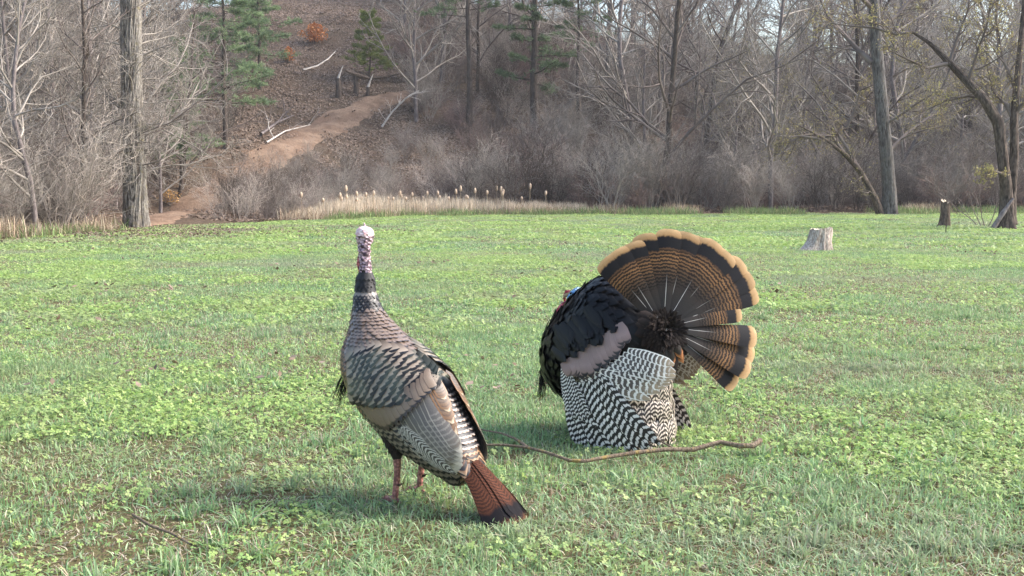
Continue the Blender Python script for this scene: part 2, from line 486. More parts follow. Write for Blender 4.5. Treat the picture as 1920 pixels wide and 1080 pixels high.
# ---- conifers
def conifer(seed, h, r, bare, spread, nb, mat, sprays=22, droop=-0.1, mat_t=BARK_DARK, spray_n=13, flat=1.0):
    rng = random.Random(seed); br = []; cen = []; dirs = []
    pts = [(0, 0, -0.3)]; x = y = 0
    for i in range(10):
        x += rng.gauss(0, 0.04); y += rng.gauss(0, 0.04); pts.append((x, y, h * (i + 1) / 10))
    rad = [r * (1 - 0.85 * i / 10) for i in range(11)]
    tv = tubes([(pts, rad)], 12)
    for i in range(nb):
        t = bare + (1 - bare) * ((i + rng.random()) / nb)
        p, d, rr = interp_poly(pts, rad, min(t, 0.99))
        az = i * 2.4 + rng.gauss(0, 0.4)
        L = spread * (1.05 - t) / (1.05 - bare) ** 0.8 * rng.uniform(0.55, 1.2) + 0.3
        q = p; dd = nrm((math.cos(az), math.sin(az), 0.15 + droop)); bp = [q]
        for j in range(5):
            dd = nrm((dd[0] + rng.gauss(0, .1), dd[1] + rng.gauss(0, .1), dd[2] + rng.gauss(0, .08) + 0.02))
            q = tuple(q[m] + dd[m] * L / 5 for m in range(3)); bp.append(q)
        br.append((bp, [max(0.006, rr * 0.3 * (1 - 0.8 * j / 5)) for j in range(6)]))
        for s in range(sprays):
            u = 0.3 + 0.7 * rng.random() ** 0.7
            c, d2, _ = interp_poly(bp, [0] * 6, u)
            off = L * 0.22 * (1.2 - u)
            cen.append((c[0] + rng.gauss(0, off), c[1] + rng.gauss(0, off), c[2] + rng.gauss(0, off * 0.35 * flat) + 0.03))
            dirs.append(d2)
    bv = tubes(br, 4)
    R = np.random.RandomState(seed)
    cen = np.array(cen); n = len(cen)
    dv = R.normal(size=(n, spray_n, 3)) * [0.9, 0.9, 0.6] + np.array(dirs)[:, None, :] * 0.9 + [0, 0, 0.35]
    dv /= np.linalg.norm(dv, axis=2, keepdims=True)
    ln = R.uniform(0.12, 0.26, (n, spray_n, 1))
    w = np.cross(dv, R.normal(size=(n, spray_n, 3))); w /= np.linalg.norm(w, axis=2, keepdims=True); w *= 0.016
    b = cen[:, None, :] + R.normal(size=(n, spray_n, 3)) * 0.04
    tip = b + dv * ln
    nv = np.stack([b - w, b + w, tip + w * 0.4, tip - w * 0.4], 2).reshape(-1, 3)
    nq = np.arange(len(nv)).reshape(-1, 4)
    bv = cat([tv, bv])
    return (mesh_np('trunk', bv[0], bv[1], mat_t), mesh_np('crown', nv, nq, mat, smooth=False))
def place_conifer(name, pr, loc, rz, s, label, group=None):
    t = empty(name, loc, rz); t.scale = (s, s, s); tag(t, label, 'tree', group)
    link('trunk', pr[0], t); link('crown', pr[1], t)
    return t
PINE = conifer(3, 13, 0.26, 0.22, 2.9, 30, NEEDLE, 46, flat=.4)
PINE2 = conifer(4, 13, 0.2, 0.5, 2.4, 26, NEEDLE, 22)
BUSHY = conifer(7, 11, 0.14, 0.2, 2.9, 62, NEEDLE_S, 30, droop=-0.15)
YOUNG = conifer(9, 4.2, 0.06, 0.15, 1.3, 40, NEEDLE_Y, 16)
b = gp(1003, 258)
place_conifer('pine_tree', PINE, (b.x, b.y, b.z - .1), 0.6, 1.0, 'tall pine with layered green boughs and bare lower trunk on the hillside')
b = gp(1085, 280)
place_conifer('pine_tree', PINE2, (b.x, b.y, b.z - .1), 2.2, 0.85, 'thin leaning pine right beside the tall layered pine')
b = gp(880, 250)
place_conifer('pine_tree', PINE2, (b.x, b.y, b.z - .1), 4.0, 1.0, 'slim pine with sparse high green top left of the tall layered pine')
for (px, Y, s, rz, lab) in [(424, 55, 1.0, 0, 'large bushy evergreen with drooping green boughs at the edge of the bare slope'),
                            (490, 66, 0.9, 4.0, 'bushy evergreen standing uphill behind the large drooping one'),
                            (340, 50, 0.62, 1.0, 'small bushy evergreen low in the thicket behind the big trunk'),
                            (40, 62, 1.15, 2.0, 'dark evergreen half hidden deep in the thicket by the pale stems')]:
    p = at(px, 300, Y)
    place_conifer('evergreen_tree', BUSHY, (p.x, Y, H1(p.x, Y) - .1), rz, s, lab)
b = gp(693, 150)
place_conifer('young_pine', YOUNG, (b.x, b.y, b.z - .05), 0, 1.0, 'young yellow green pine alone on the leaf covered slope above the path')

# ---- the big rough trunk at the left edge of the field
def ridged_trunk(pts, rads, sides, rings, depth, mat, flare=0.0, seed=0, freq=7.0, name='trunk'):
    P = np.array(pts, float); k = len(P) - 1
    t = np.linspace(0, k, rings)
    px = np.stack([np.interp(t, range(k + 1), P[:, i]) for i in range(3)], 1)
    for _ in range(max(2, rings // 12)):
        px[1:-1] = (px[:-2] + 2 * px[1:-1] + px[2:]) / 4
    R = np.interp(t, range(k + 1), rads)
    T = np.gradient(px, axis=0); T /= np.linalg.norm(T, axis=1, keepdims=True)
    A = np.cross(T, [0, 1, 0.001]); A /= np.linalg.norm(A, axis=1, keepdims=True); B = np.cross(T, A)
    th = np.arange(sides) * 2 * math.pi / sides
    s = np.concatenate([[0], np.cumsum(np.linalg.norm(np.diff(px, axis=0), axis=1))])
    ca, sa = np.cos(th), np.sin(th)
    U = np.stack([np.tile(ca * freq, (rings, 1)), np.tile(sa * freq, (rings, 1))], 0)
    n1 = vnoise(U[0] + s[:, None] * 1.6 + 50, U[1] + s[:, None] * 2.6 + 20, seed)
    n2 = vnoise(U[0] * 2.3 + s[:, None] * 2.0 + 9, U[1] * 2.3 - s[:, None] * 1.1 + 80, seed + 5)
    disp = (np.abs(n1 - 0.5) * 2) ** 0.7 * 0.65 + n2 * 0.35
    lob = 1 + flare * np.exp(-s[:, None] / 0.35) * (0.6 + 0.55 * np.cos(th * 5 + seed)[None] + 0.3 * np.cos(th * 3 + 1)[None])
    rr = R[:, None] * lob + (disp - 0.4) * depth
    v = px[:, None, :] + A[:, None, :] * (rr * ca[None])[:, :, None] + B[:, None, :] * (rr * sa[None])[:, :, None]
    return mesh_np(name, v, grid_quads(rings, sides, True), mat, rnd=disp.ravel())
OAK_BARK = bark_mat('oak_bark', rgb(115, 108, 100), rgb(160, 154, 147), 5.0, 0.35, moss=rgb(135, 127, 106), bump=0.8, furrow=rgb(63, 55, 50))
LICHEN_BARK = bark_mat('lichen_bark', rgb(88, 83, 81), rgb(120, 117, 113), 4.0, 0.3, moss=rgb(107, 102, 95), bump=0.7, furrow=rgb(56, 49, 45))
BROWN_BARK = bark_mat('brown_bark', rgb(78, 68, 62), rgb(116, 103, 94), 4.0, 0.3, bump=0.7, furrow=rgb(44, 38, 35))
BROWN_PLAIN = bark_mat('brown_wood', rgb(84, 72, 64), rgb(128, 112, 100), 4.0, 0.3, bump=0.7)
P_LIMB = dict(n=[26, 7, 6, 4], t0=[0.3, 0.12, 0.1, 0.1], ang=[1.15, 0.75, 0.7, 0.7], ratio=[0.23, 0.5, 0.5, 0.5], short=[0.2, 0.4, 0.4, 0.4],
              k=[8, 6, 5, 4, 3], wob=[0.05, 0.2, 0.22, 0.22, 0.2], up=[0, 0.05, 0.03, 0.02, 0], rmin=0.006)
def limb_set(polys, P, rng, L0, mat, buds=0, lvl0=1):
    """polys: main limbs (pts, radii); twigs grow from each"""
    out = []
    for pts, rad in polys:
        pts = [tuple(p) for p in pts]
        L = sum((Vector(pts[i + 1]) - Vector(pts[i])).length for i in range(len(pts) - 1))
        out.append((lvl0, pts, rad)); spawn(out, pts, rad, min(L, L0), lvl0, P, rng)
    return out
def big_oak():
    base = gp(256, 424)
    t = empty('big_tree', base)
    tag(t, 'thick straight trunk with rough grey furrowed bark at the field edge', 'tree')
    Y = base.y
    L = lambda px, py, dy=0: at(px, py, Y + dy) - base
    pts = [(0, 0, -0.25), L(254, 380), L(251, 300), L(247, 200), L(246, 100), L(245, 0), L(244, -120), L(243, -260)]
    sc = Y / FPX
    me = ridged_trunk(pts, [24 * sc, 20.5 * sc, 19.5 * sc, 18.5 * sc, 17.5 * sc, 17 * sc, 15 * sc, 11 * sc], 130, 300, 0.075, OAK_BARK, 0.32, 4, 8.0)
    link('trunk', me, t)
    rng = random.Random(8); out = []
    for i in range(30):
        zz = rng.uniform(1.5, 7.8); az = rng.uniform(0, 6.28)
        d = nrm((math.cos(az), math.sin(az) * 0.8, rng.uniform(-0.25, 0.5)))
        xo = -0.004 * zz
        grow(out, (xo, 0, zz), d, rng.uniform(1.2, 3.2), 0.028, 1, P_LIMB, rng)
    link('branches', branches_mesh(out, 'branches', TWIG_GREY, [1, 2, 3, 4]), t)
big_oak()

def right_trees():
    # leaning grey tree with a second low trunk
    base = gp(1668, 402); Y = base.y; sc = Y / FPX
    L = lambda px, py, dy=0: tuple(at(px, py, Y + dy) - base)
    t = empty('leaning_tree', base)
    tag(t, 'tall lichen grey tree with a second trunk leaning out from its foot', 'tree')
    main = [(0.0, 0, -0.2), L(1668, 360), L(1662, 290), L(1655, 220), L(1648, 140), L(1642, 70), L(1638, 0), L(1634, -120), L(1630, -240)]
    link('trunk', ridged_trunk(main, [15 * sc, 12.5 * sc, 11.5 * sc, 11 * sc, 10.5 * sc, 10 * sc, 9 * sc, 7 * sc, 5 * sc], 48, 150, 0.05, LICHEN_BARK, 0.5, 2, 6.0), t)
    second = [L(1652, 404, -.1), L(1640, 372, -.3), L(1612, 320, -.6), L(1585, 290, -.9), L(1548, 262, -1.2), L(1500, 236, -1.6)]
    link('trunk', ridged_trunk(second, [7.5 * sc, 6.2 * sc, 5 * sc, 3.6 * sc, 2.2 * sc, .9 * sc], 24, 90, 0.035, BROWN_BARK, 0.2, 6, 4.0), t)
    rng = random.Random(21)
    R_ = lambda a, n: [a * sc * (1 - 0.75 * i / (n - 1)) for i in range(n)]
    limbs = [([L(1635, 118), L(1610, 95, .3), L(1580, 62, .8), L(1552, 30, 1.2), L(1530, -20, 1.6)], R_(6, 5)),
             ([L(1665, 230), L(1690, 215, -.5), L(1725, 190, -.9), L(1770, 165, -1.4)], R_(3.0, 4)),
             ([L(1660, 290), L(1700, 250, .5), L(1735, 225, .9), L(1775, 200, 1.4), L(1800, 190, 1.6)], R_(3.5, 5)),
             ([L(1585, 290, -.9), L(1560, 255, -1.), L(1520, 252, -1.2), L(1475, 258, -1.5)], R_(3.2, 4)),
             ([L(1588, 240, 1), L(1605, 200, .8), L(1612, 170, .6), L(1636, 160, .2)], R_(3.2, 4)),
             ([L(1548, 262, -1.2), L(1500, 255, -1.3), L(1478, 270, -1.3), L(1462, 300, -1.3)], R_(3., 4)),
             ([L(1645, 60), L(1690, 20, .5), L(1730, -30, .8)], R_(5, 3)),
             ([L(1640, 20), L(1600, -20, -.5), L(1560, -80, -.8)], R_(5, 3))]
    P = dict(P_LIMB); P['n'] = [0, 12, 7, 5]; P['ratio'] = [0, 0.38, 0.5, 0.5]
    out = limb_set(limbs + [(second, R_(4.5, 6)), ([L(1612, 320, -.6), L(1590, 280, -.2), L(1560, 235, .2), L(1530, 190, .5), L(1490, 150, .8)], R_(4, 5))], P, rng, 4.0, None)
    link('branches', branches_mesh(out, 'branches', TWIG_DARK, [1, 2, 3, 4]), t)
    cen = [p for (l, pts, _) in out if l == 4 for p in pts[1:] if rng.random() < 0.5]
    v, q = quads_cloud(cen, 0.03, rng)
    tag(link('buds', mesh_np('buds', v, q, BUD, smooth=False), t), kind='stuff')
    # crooked tree at the right
    base = gp(1886, 430); Y = base.y; sc = Y / FPX
    t = empty('crooked_tree', base)
    tag(t, 'crooked brown tree whose bent trunk arches over the field edge', 'tree')
    a = [L2 for L2 in [(0.02, 0, -0.2), L(1888, 395), L(1886, 350), L(1878, 280), L(1872, 230), L(1848, 190), L(1815, 155, .2), L(1780, 118, .4), L(1745, 82, .6), L(1712, 60, .8)]]
    link('trunk', ridged_trunk(a, [17 * sc, 12 * sc, 10 * sc, 9 * sc, 10 * sc, 8 * sc, 7 * sc, 5.5 * sc, 3.6 * sc, 1.6 * sc], 40, 140, 0.035, BROWN_BARK, 0.45, 8, 5.0), t)
    b2 = [L(1893, 420, .2), L(1896, 360, .3), L(1902, 290, .3), L(1901, 220, .3), L(1908, 140, .4), L(1918, 40, .6), L(1924, -70, .8)]
    link('trunk', ridged_trunk(b2, [12 * sc, 9 * sc, 8 * sc, 7 * sc, 5.5 * sc, 4 * sc, 2 * sc], 28, 100, 0.03, BROWN_BARK, 0.3, 3, 4.0), t)
    limbs = [([L(1872, 232), L(1850, 185, .3), L(1815, 180, .6), L(1770, 190, 1.0), L(1740, 205, 1.3)], R_(4, 5)),
             ([L(1780, 118, .4), L(1740, 128, .3), L(1700, 110, 0), L(1660, 90, -.3)], R_(4.5, 4)),
             ([L(1712, 60, .8), L(1680, 65, .9), L(1640, 52, 1.2), L(1590, 48, 1.4), L(1540, 40, 1.6)], R_(3.5, 5)),
             ([L(1900, 220, .3), L(1925, 185, .2), L(1960, 150, 0)], R_(4, 3)),
             ([L(1900, 225, .3), L(1885, 196, .4), L(1862, 172, .6), L(1850, 120, .8)], R_(4, 4)),
             ([L(1905, 170, .4), L(1880, 110, .6), L(1868, 40, .8), L(1875, -30, 1)], R_(3.5, 4)),
             ([L(1815, 155, .2), L(1830, 105, 0), L(1850, 50, -.3), L(1862, -20, -.6)], R_(3.5, 4)),
             ([L(1888, 330, -.1), L(1860, 318, -.3), L(1840, 330, -.5)], R_(3, 3)),
             ([L(1780, 118, .4), L(1795, 70, .5), L(1815, 20, .5), L(1822, -40, .5)], R_(3.5, 4))]
    out = limb_set(limbs, P, rng, 4.0, None)
    link('branches', branches_mesh(out, 'branches', TWIG_DARK, [1, 2, 3, 4]), t)
    cen = [p for (l, pts, _) in out if l == 4 for p in pts[1:] if rng.random() < 0.5]
    v, q = quads_cloud(cen, 0.028, rng)
    tag(link('buds', mesh_np('buds', v, q, BUD, smooth=False), t), kind='stuff')
    sp = gp(1840, 425)
    o_ = link('sapling', shrub_proto(300, 2.2, 4, TWIG_DARK, .35)); o_.location = sp
    tag(o_, 'dark many stemmed sapling between the broken stump and the crooked tree', 'sapling')
    # broken slab leaning on its foot
    slab = ridged_trunk([L(1862, 428, -.3), L(1880, 400, -.25), L(1900, 372, -.2)], [4 * sc, 4.5 * sc, 2 * sc], 14, 30, 0.03, BARK_GREY, 0, 3, 3.0, 'slab')
    link('broken_slab', slab, t)
right_trees()

# ------------------------------------------------------------------ stumps, posts and logs
def stump(name, base, r, h, label, seed, mat, lean=(0, 0), top_mat=None):
    t = empty(name, base); tag(t, label, 'stump')
    sides, rings = 56, 26
    th = np.arange(sides) * 2 * math.pi / sides
    z = np.linspace(-0.06, h, rings); u = np.clip(z / h, 0, 1)
    lob = 1 + 0.07 * np.cos(th * 3 + seed) + 0.06 * np.cos(th * 7 + 2 * seed)
    fl = 1 + np.exp(-u[:, None] * 3.4) * (0.85 * np.clip(np.cos(th - 3.3), 0, 1) ** 3 + 0.25 * np.clip(np.cos(th * 5 + seed), 0, 1))[None]
    rough = vnoise(np.cos(th)[None] * 7 + u[:, None] * 1.5 + 9, np.sin(th)[None] * 7 + u[:, None] * 2 + 30, seed) - 0.5
    R = r * lob[None] * fl * (1 - 0.12 * u[:, None]) + rough * r * 0.28
    top = (np.cos(th + seed) * 0.06 + (vnoise(np.cos(th) * 4 + 8, np.sin(th) * 4 + 8, seed + 3) - .5) * 0.16) * h
    Z = z[:, None] + u[:, None] ** 3 * top[None]
    X = R * np.cos(th)[None] + lean[0] * u[:, None] * h; Y = R * np.sin(th)[None] + lean[1] * u[:, None] * h
    v = np.stack([X, Y, Z], -1)
    link('bark', mesh_np('bark', v, grid_quads(rings, sides, True), mat), t)
    ks = np.linspace(1, 0.02, 9)
    ctr = v[-1].mean(0)
    tv = ctr[None, None] + (v[-1][None] - ctr) * ks[:, None, None] * 0.995
    tv[..., 2] += 0.004 - 0.02 * (1 - ks[:, None]) ** 2 + (vnoise(tv[..., 0] * 60, tv[..., 1] * 60, 5) - 0.5) * 0.02
    link('cut_top', mesh_np('cut_top', tv, grid_quads(9, sides, True), top_mat or mat), t)
    return t
STUMP_MAT = bark_mat('weathered_wood', rgb(150, 134, 124), rgb(208, 196, 186), 9.0, 0.3, bump=0.8)
STUMP_TOP = plain('cut_wood', rgb(226, 208, 182))
b = gp(1533, 470)
stump('tree_stump', b, 0.205, 0.385, 'pale weathered stump sawn off alone in the mown grass', 1, STUMP_MAT, (0.12, 0), STUMP_TOP)
b = gp(1773, 425)
stump('broken_stump', b, 0.125, 0.72, 'narrow dark broken stump with a pale chipped top near the crooked tree', 4, BROWN_PLAIN, (-0.04, 0), STUMP_TOP)
b = gp(1773, 437)
v, q = tubes([([(0, 0, -.1), (0.01, 0, .25), (-.012, 0, 0.62)], [.012, .012, .011])], 8)
o = link('garden_stake', mesh_np('garden_stake', v, q, BARK_DARK)); o.location = b
tag(o, 'thin dark stake standing in front of the narrow broken stump', 'stake')

def log(name, pxs, r, label, mat, cat_='log', dz=0.0, dy=None, twigs=0, seed=1):
    pts = []
    for i, p in enumerate(pxs):
        if dy is None:
            g = gp(*p); pts.append((g.x, g.y, g.z + r * 0.6 + dz))
        else: pts.append(tuple(at(p[0], p[1], dy[i])))
    o0 = Vector(pts[0]); loc = [tuple(Vector(p) - o0) for p in pts]
    n = len(loc)
    rad = [r * (1 - 0.6 * i / (n - 1)) for i in range(n)]
    rng = random.Random(seed); out = [(1, loc, rad)]
    if twigs:
        P = dict(P_LIMB); P['n'] = [0, twigs, 4, 0]; P['ratio'] = [0, 0.35, 0.5, 0]; P['rmin'] = 0.006
        L = (Vector(loc[-1]) - Vector(loc[0])).length
        spawn(out, loc, rad, L, 1, P, rng)
    o = link(name, branches_mesh(out, name, mat, [1, 2, 3, 4], (8, 8, 5, 4, 3))); o.location = o0
    tag(o, label, cat_)
    return o
PALE_WOOD = bark_mat('pale_dead_wood', rgb(186, 176, 166), rgb(222, 214, 206), 6.0, 0.3)
log('fallen_log', [(568, 133), (595, 125), (615, 112), (632, 95)], 0.075, 'pale barkless fallen branch curving across the leafy slope', PALE_WOOD)
log('fallen_log', [(490, 262), (520, 240), (552, 226)], 0.075, 'grey fallen limb lying on the brush pile beside the path', BARK_GREY, twigs=5, dz=.25)
log('fallen_log', [(500, 274), (535, 252), (582, 240)], 0.05, 'thin pale stick under the grey limb beside the path', PALE_WOOD, twigs=3, dz=.15, seed=3)
g1 = gp(716, 240)
log('bowed_sapling', [(716, 238), (735, 210), (760, 185), (786, 170)], 0.06, 'pale sapling bowed over above the end of the path', PALE_WOOD, 'sapling', dy=[g1.y, g1.y + .1, g1.y + .2, g1.y + .2], twigs=9)
for (pxs, lab, sd) in [([(85, 332), (115, 365), (140, 395), (160, 424)], 'dark dead limb leaning into the thicket left of the big trunk', 5)]:
    gb = gp(160, 428)
    log('dead_limb', pxs[::-1], 0.11, lab, BARK_DARK, 'limb', dy=[gb.y, gb.y + .3, gb.y + .5, gb.y + .9], twigs=4, seed=sd)
log('fallen_log', [(1020, 262), (1055, 285), (1100, 322)], 0.11, 'brown log lying down the slope below the thin leaning pine', BROWN_PLAIN, dz=.08)
log('fallen_log', [(1010, 310), (1050, 330), (1090, 352)], 0.10, 'dark rotten log low on the slope below the tall layered pine', BARK_DARK, dz=.05)
log('fallen_log', [(690, 160), (720, 157), (752, 150)], 0.10, 'dark horizontal log on the slope at the top of the path', BARK_DARK, dz=.35)
log('dead_limb', [(1345, 372), (1420, 362), (1500, 380)], 0.05, 'pale dead limb stretched low along the brush behind the stump', PALE_WOOD, 'limb', dz=0.5, twigs=5)
def snag(px, py, h, r, label, slab=False, seed=0):
    g = gp(px, py); t = empty('snag', g); tag(t, label, 'snag')
    link('trunk', ridged_trunk([(0, 0, -.15), (0.03, 0, h * .5), (0.0, 0, h)], [r * 1.3, r, r * .75], 16, 24, 0.04, BARK_DARK, 0.3, seed, 3.0), t)
    if slab:
        v, q = tubes([([(-.55, 0, h + .28), (-.1, 0, h + .06), (.35, 0, h - .05), (.8, 0.05, h - .18)], [.05, .13, .12, .04])], 8)
        link('slab', mesh_np('slab', v, q, BROWN_PLAIN), t)
    else:
        v, q = tubes([([(0, 0, h - .05), (.15, 0, h + .35), (.32, 0, h + .75)], [.09, .05, .02])], 6)
        link('splinter', mesh_np('splinter', v, q, PALE_WOOD), t)
snag(634, 184, 1.15, .16, 'dark snag with a pale upright splinter beside the path', False, 2)
snag(667, 178, 1.15, .14, 'dark snag capped by a tilted brown slab beside the path', True, 3)
snag(690, 180, .55, .11, 'short dark stub at the top of the path', False, 5)

# ---- orange shrubs still holding dead leaves
def leafy_shrub(px, py, w, h, label, mat, seed, n=900, size=0.09):
    g = gp(px, py); t = empty('leafy_shrub', g); tag(t, label, 'shrub')
    rng = random.Random(seed); out = []
    P = dict(P_SHRUB)
    for i in range(10):
        d = nrm((rng.gauss(0, .55), rng.gauss(0, .4), 1)); grow(out, (0, 0, -.05), d, h * rng.uniform(.6, 1), .016, 1, P, rng)
    link('stems', branches_mesh(out, 'stems', TWIG_DARK, [1, 2]), t)
    cen = []
    for i in range(n):
        a = rng.random() * 6.28; r_ = math.sqrt(rng.random()); zz = rng.uniform(.18, 1)
        k = math.sin(min(1, zz * 1.05) * math.pi) ** .6
        cl = 0.75 + 0.4 * math.sin(a * 3 + zz * 9)
        cen.append((math.cos(a) * r_ * w * k * cl, math.sin(a) * r_ * w * k * cl, zz * h))
    v, q = quads_cloud(cen, size, rng)
    tag(link('leaves', mesh_np('leaves', v, q, mat, smooth=False), t), kind='stuff')
leafy_shrub(590, 84, 1.05, 1.5, 'bright orange shrub holding dead leaves high on the bare slope', DRY_LEAF, 1)
leafy_shrub(541, 118, 0.5, 1.0, 'smaller rust orange shrub below the bright orange one', DRY_LEAF, 2, 250)
leafy_shrub(318, 385, 0.55, .7, 'low tawny shrub by the path behind the big trunk', leaf_mat('tawny', rgb(176, 136, 84), rgb(196, 160, 104), 5), 3, 260, .05)

# ------------------------------------------------------------------ scatter helper (uncountable growth)
def scatter(name, pts, rot, scl, idx, meshes, label, cat_):
    coll = bpy.data.collections.new(name + '_sources')
    for i, me in enumerate(meshes):
        coll.objects.link(bpy.data.objects.new('%s_%02d' % (name, i), me))
    me = bpy.data.meshes.new(name)
    n = len(pts)
    me.vertices.add(n); me.vertices.foreach_set('co', np.asarray(pts, np.float32).ravel())
    a = me.attributes.new('rot', 'FLOAT_VECTOR', 'POINT'); a.data.foreach_set('vector', np.asarray(rot, np.float32).ravel())
    a = me.attributes.new('scl', 'FLOAT_VECTOR', 'POINT'); a.data.foreach_set('vector', np.asarray(scl, np.float32).ravel())
    a = me.attributes.new('idx', 'INT', 'POINT'); a.data.foreach_set('value', np.asarray(idx, np.int32))
    ng = bpy.data.node_groups.new(name, 'GeometryNodeTree')
    ng.interface.new_socket('Geometry', in_out='INPUT', socket_type='NodeSocketGeometry')
    ng.interface.new_socket('Geometry', in_out='OUTPUT', socket_type='NodeSocketGeometry')
    N = ng.nodes; Lk = ng.links
    gi = N.new('NodeGroupInput'); go = N.new('NodeGroupOutput')
    ip = N.new('GeometryNodeInstanceOnPoints'); ci = N.new('GeometryNodeCollectionInfo')
    ci.inputs['Collection'].default_value = coll
    ci.inputs['Separate Children'].default_value = True; ci.inputs['Reset Children'].default_value = True
    def na(nm, ty):
        x = N.new('GeometryNodeInputNamedAttribute'); x.data_type = ty; x.inputs['Name'].default_value = nm; return x.outputs['Attribute']
    er = N.new('FunctionNodeEulerToRotation')
    Lk.new(na('rot', 'FLOAT_VECTOR'), er.inputs[0])
    Lk.new(gi.outputs[0], ip.inputs['Points']); Lk.new(ci.outputs[0], ip.inputs['Instance'])
    ip.inputs['Pick Instance'].default_value = True
    Lk.new(na('idx', 'INT'), ip.inputs['Instance Index']); Lk.new(er.outputs[0], ip.inputs['Rotation']); Lk.new(na('scl', 'FLOAT_VECTOR'), ip.inputs['Scale'])
    Lk.new(ip.outputs[0], go.inputs[0])
    o = link(name, me)
    md = o.modifiers.new('scatter', 'NODES'); md.node_group = ng
    tag(o, label, cat_, kind='stuff')
    return o

R = np.random.RandomState(12)
# ---- brush thicket
SHR = [shrub_proto(101, 2.6, 14, TWIG_GREY), shrub_proto(102, 3.2, 12, TWIG_DARK, .35), shrub_proto(103, 2.2, 16, TWIG_RED, .6),
       shrub_proto(104, 3.0, 12, TWIG_GREY, .3), shrub_proto(105, 1.6, 14, TWIG_DARK, .8), shrub_proto(106, 2.6, 7, TWIG_PALE, .5), shrub_proto(107, 3.4, 9, BARK_DARK, .4)]
pts = []; idx = []; scl = []
tries = 0
while len(pts) < 1700 and tries < 80000:
    tries += 1
    y = R.uniform(14, 100); x = R.uniform(-0.8, 0.8) * y
    e = y - field_edge(x)
    if e < 1.0 + R.rand(): continue
    if R.rand() > 1.15 - e / 70.0: continue
    u = x / y
    if path_dist(x, y) < 1.9: continue
    if -0.235 < u < -0.10 and y > 56 and R.rand() < 0.97: continue
    if -0.15 < u < 0.06 and 47 < y < 70 and R.rand() < 0.45: continue
    s = R.uniform(.6, 1.15)
    if -0.30 < u < -0.05 and y < 62: s *= 0.55
    pts.append((x, y, H1(x, y))); idx.append(R.randint(0, 7)); scl.append((s * R.uniform(.9, 1.2), s * R.uniform(.9, 1.2), s))
n = len(pts); rot = np.zeros((n, 3)); rot[:, 2] = R.uniform(0, 6.28, n)
scatter('brush', pts, rot, scl, idx, SHR, 'tangled leafless brush filling the woods behind the field', 'brush')

# ---- leaf litter on the slope
lm = []
for i in range(3):
    rr = random.Random(i)
    cen = [(rr.uniform(-1, 1), rr.uniform(-1, 1), rr.uniform(0.01, .07)) for _ in range(160)]
    v, q = quads_cloud(cen, 0.075, rr, .7, .75); lm.append(mesh_np('leaf', v, q, LITTER, smooth=False))
pts = []; rot = []
while len(pts) < 2600:
    y = R.uniform(36, 100); x = R.uniform(-0.56, 0.56) * y
    if y < field_edge(x) + 1.5 or path_dist(x, y) < .9 + R.rand() * .8: continue
    if R.rand() < 0.5 and not (-0.26 < x / y < 0.08): continue
    z = H1(x, y); gx = (H1(x + .5, y) - z) * 2; gy = (H1(x, y + .5) - z) * 2
    pts.append((x, y, z)); rot.append((math.atan(gy), -math.atan(gx), 0))
n = len(pts)
scatter('leaf_litter', pts, rot, np.ones((n, 3)), R.randint(0, 3, n), lm, 'fallen brown leaves covering the wooded slope', 'leaves')

fl_ = []
for i in range(3):
    rr = random.Random(40 + i)
    cen = [(rr.gauss(0, .5), rr.gauss(0, .5), rr.uniform(.03, .05)) for _ in range(26)]
    v, q = quads_cloud(cen, 0.03, rr, .7, .6); fl_.append(mesh_np('leaf', v, q, LITTER, smooth=False))
pts = []
while len(pts) < 260:
    if R.rand() < .75: x = R.normal(-9.5, 2.6); y = R.normal(28, 2.2)
    else: y = math.sqrt(R.uniform(36, 45 ** 2)); x = R.uniform(-.52, .52) * y
    if y < field_edge(x): pts.append((x, y, H1(x, y)))
n = len(pts); rot = np.zeros((n, 3)); rot[:, 2] = R.uniform(0, 6.28, n)
scatter('fallen_leaves', pts, rot, np.ones((n, 3)), R.randint(0, 3, n), fl_, 'scattered brown leaves lying on the mown grass', 'leaves')
# ---- blades
def blades(n, rad, h0, h1, w, rs, lean=0.5, cols=None, spread='disc', tipw=0.15, z0=0.0):
    a = rs.uniform(0, 6.283, n); rr = rad * np.sqrt(rs.rand(n))
    if spread == 'square': bx = rs.uniform(-rad, rad, n); by = rs.uniform(-rad, rad, n)
    else: bx = rr * np.cos(a); by = rr * np.sin(a)
    az = rs.uniform(0, 6.283, n); h = rs.uniform(h0, h1, n); ln = h * np.abs(rs.normal(0, lean, n))
    wd = w * rs.uniform(.6, 1.4, n)
    t = np.array([0, .4, .75, 1.0]); prof = np.array([.8, 1., .7, tipw])
    cx = bx[:, None] + np.cos(az)[:, None] * ln[:, None] * t[None] ** 1.7
    cy = by[:, None] + np.sin(az)[:, None] * ln[:, None] * t[None] ** 1.7
    cz = h[:, None] * (t[None] - 0.28 * np.clip(ln / h, 0, 2)[:, None] * t[None] ** 2.5) + z0
    faz = az + math.pi / 2 + rs.normal(0, .5, n)
    ox = np.cos(faz)[:, None] * wd[:, None] * prof[None] * .5; oy = np.sin(faz)[:, None] * wd[:, None] * prof[None] * .5
    v = np.stack([np.stack([cx - ox, cy - oy, cz], -1), np.stack([cx + ox, cy + oy, cz], -1)], 2)   # n,4,2,3
    q = grid_quads(4, 2)
    q = (q[None] + (np.arange(n) * 8)[:, None, None]).reshape(-1, 4)
    c = None
    if cols is not None:
        c = np.array(cols)[rs.randint(0, len(cols), n)] * rs.uniform(.55, 1.35, (n, 1))
        c = np.repeat(c, 8, 0)
    return v.reshape(-1, 3), q, c
def lc(r, g, b): return (lin(r), lin(g), lin(b))
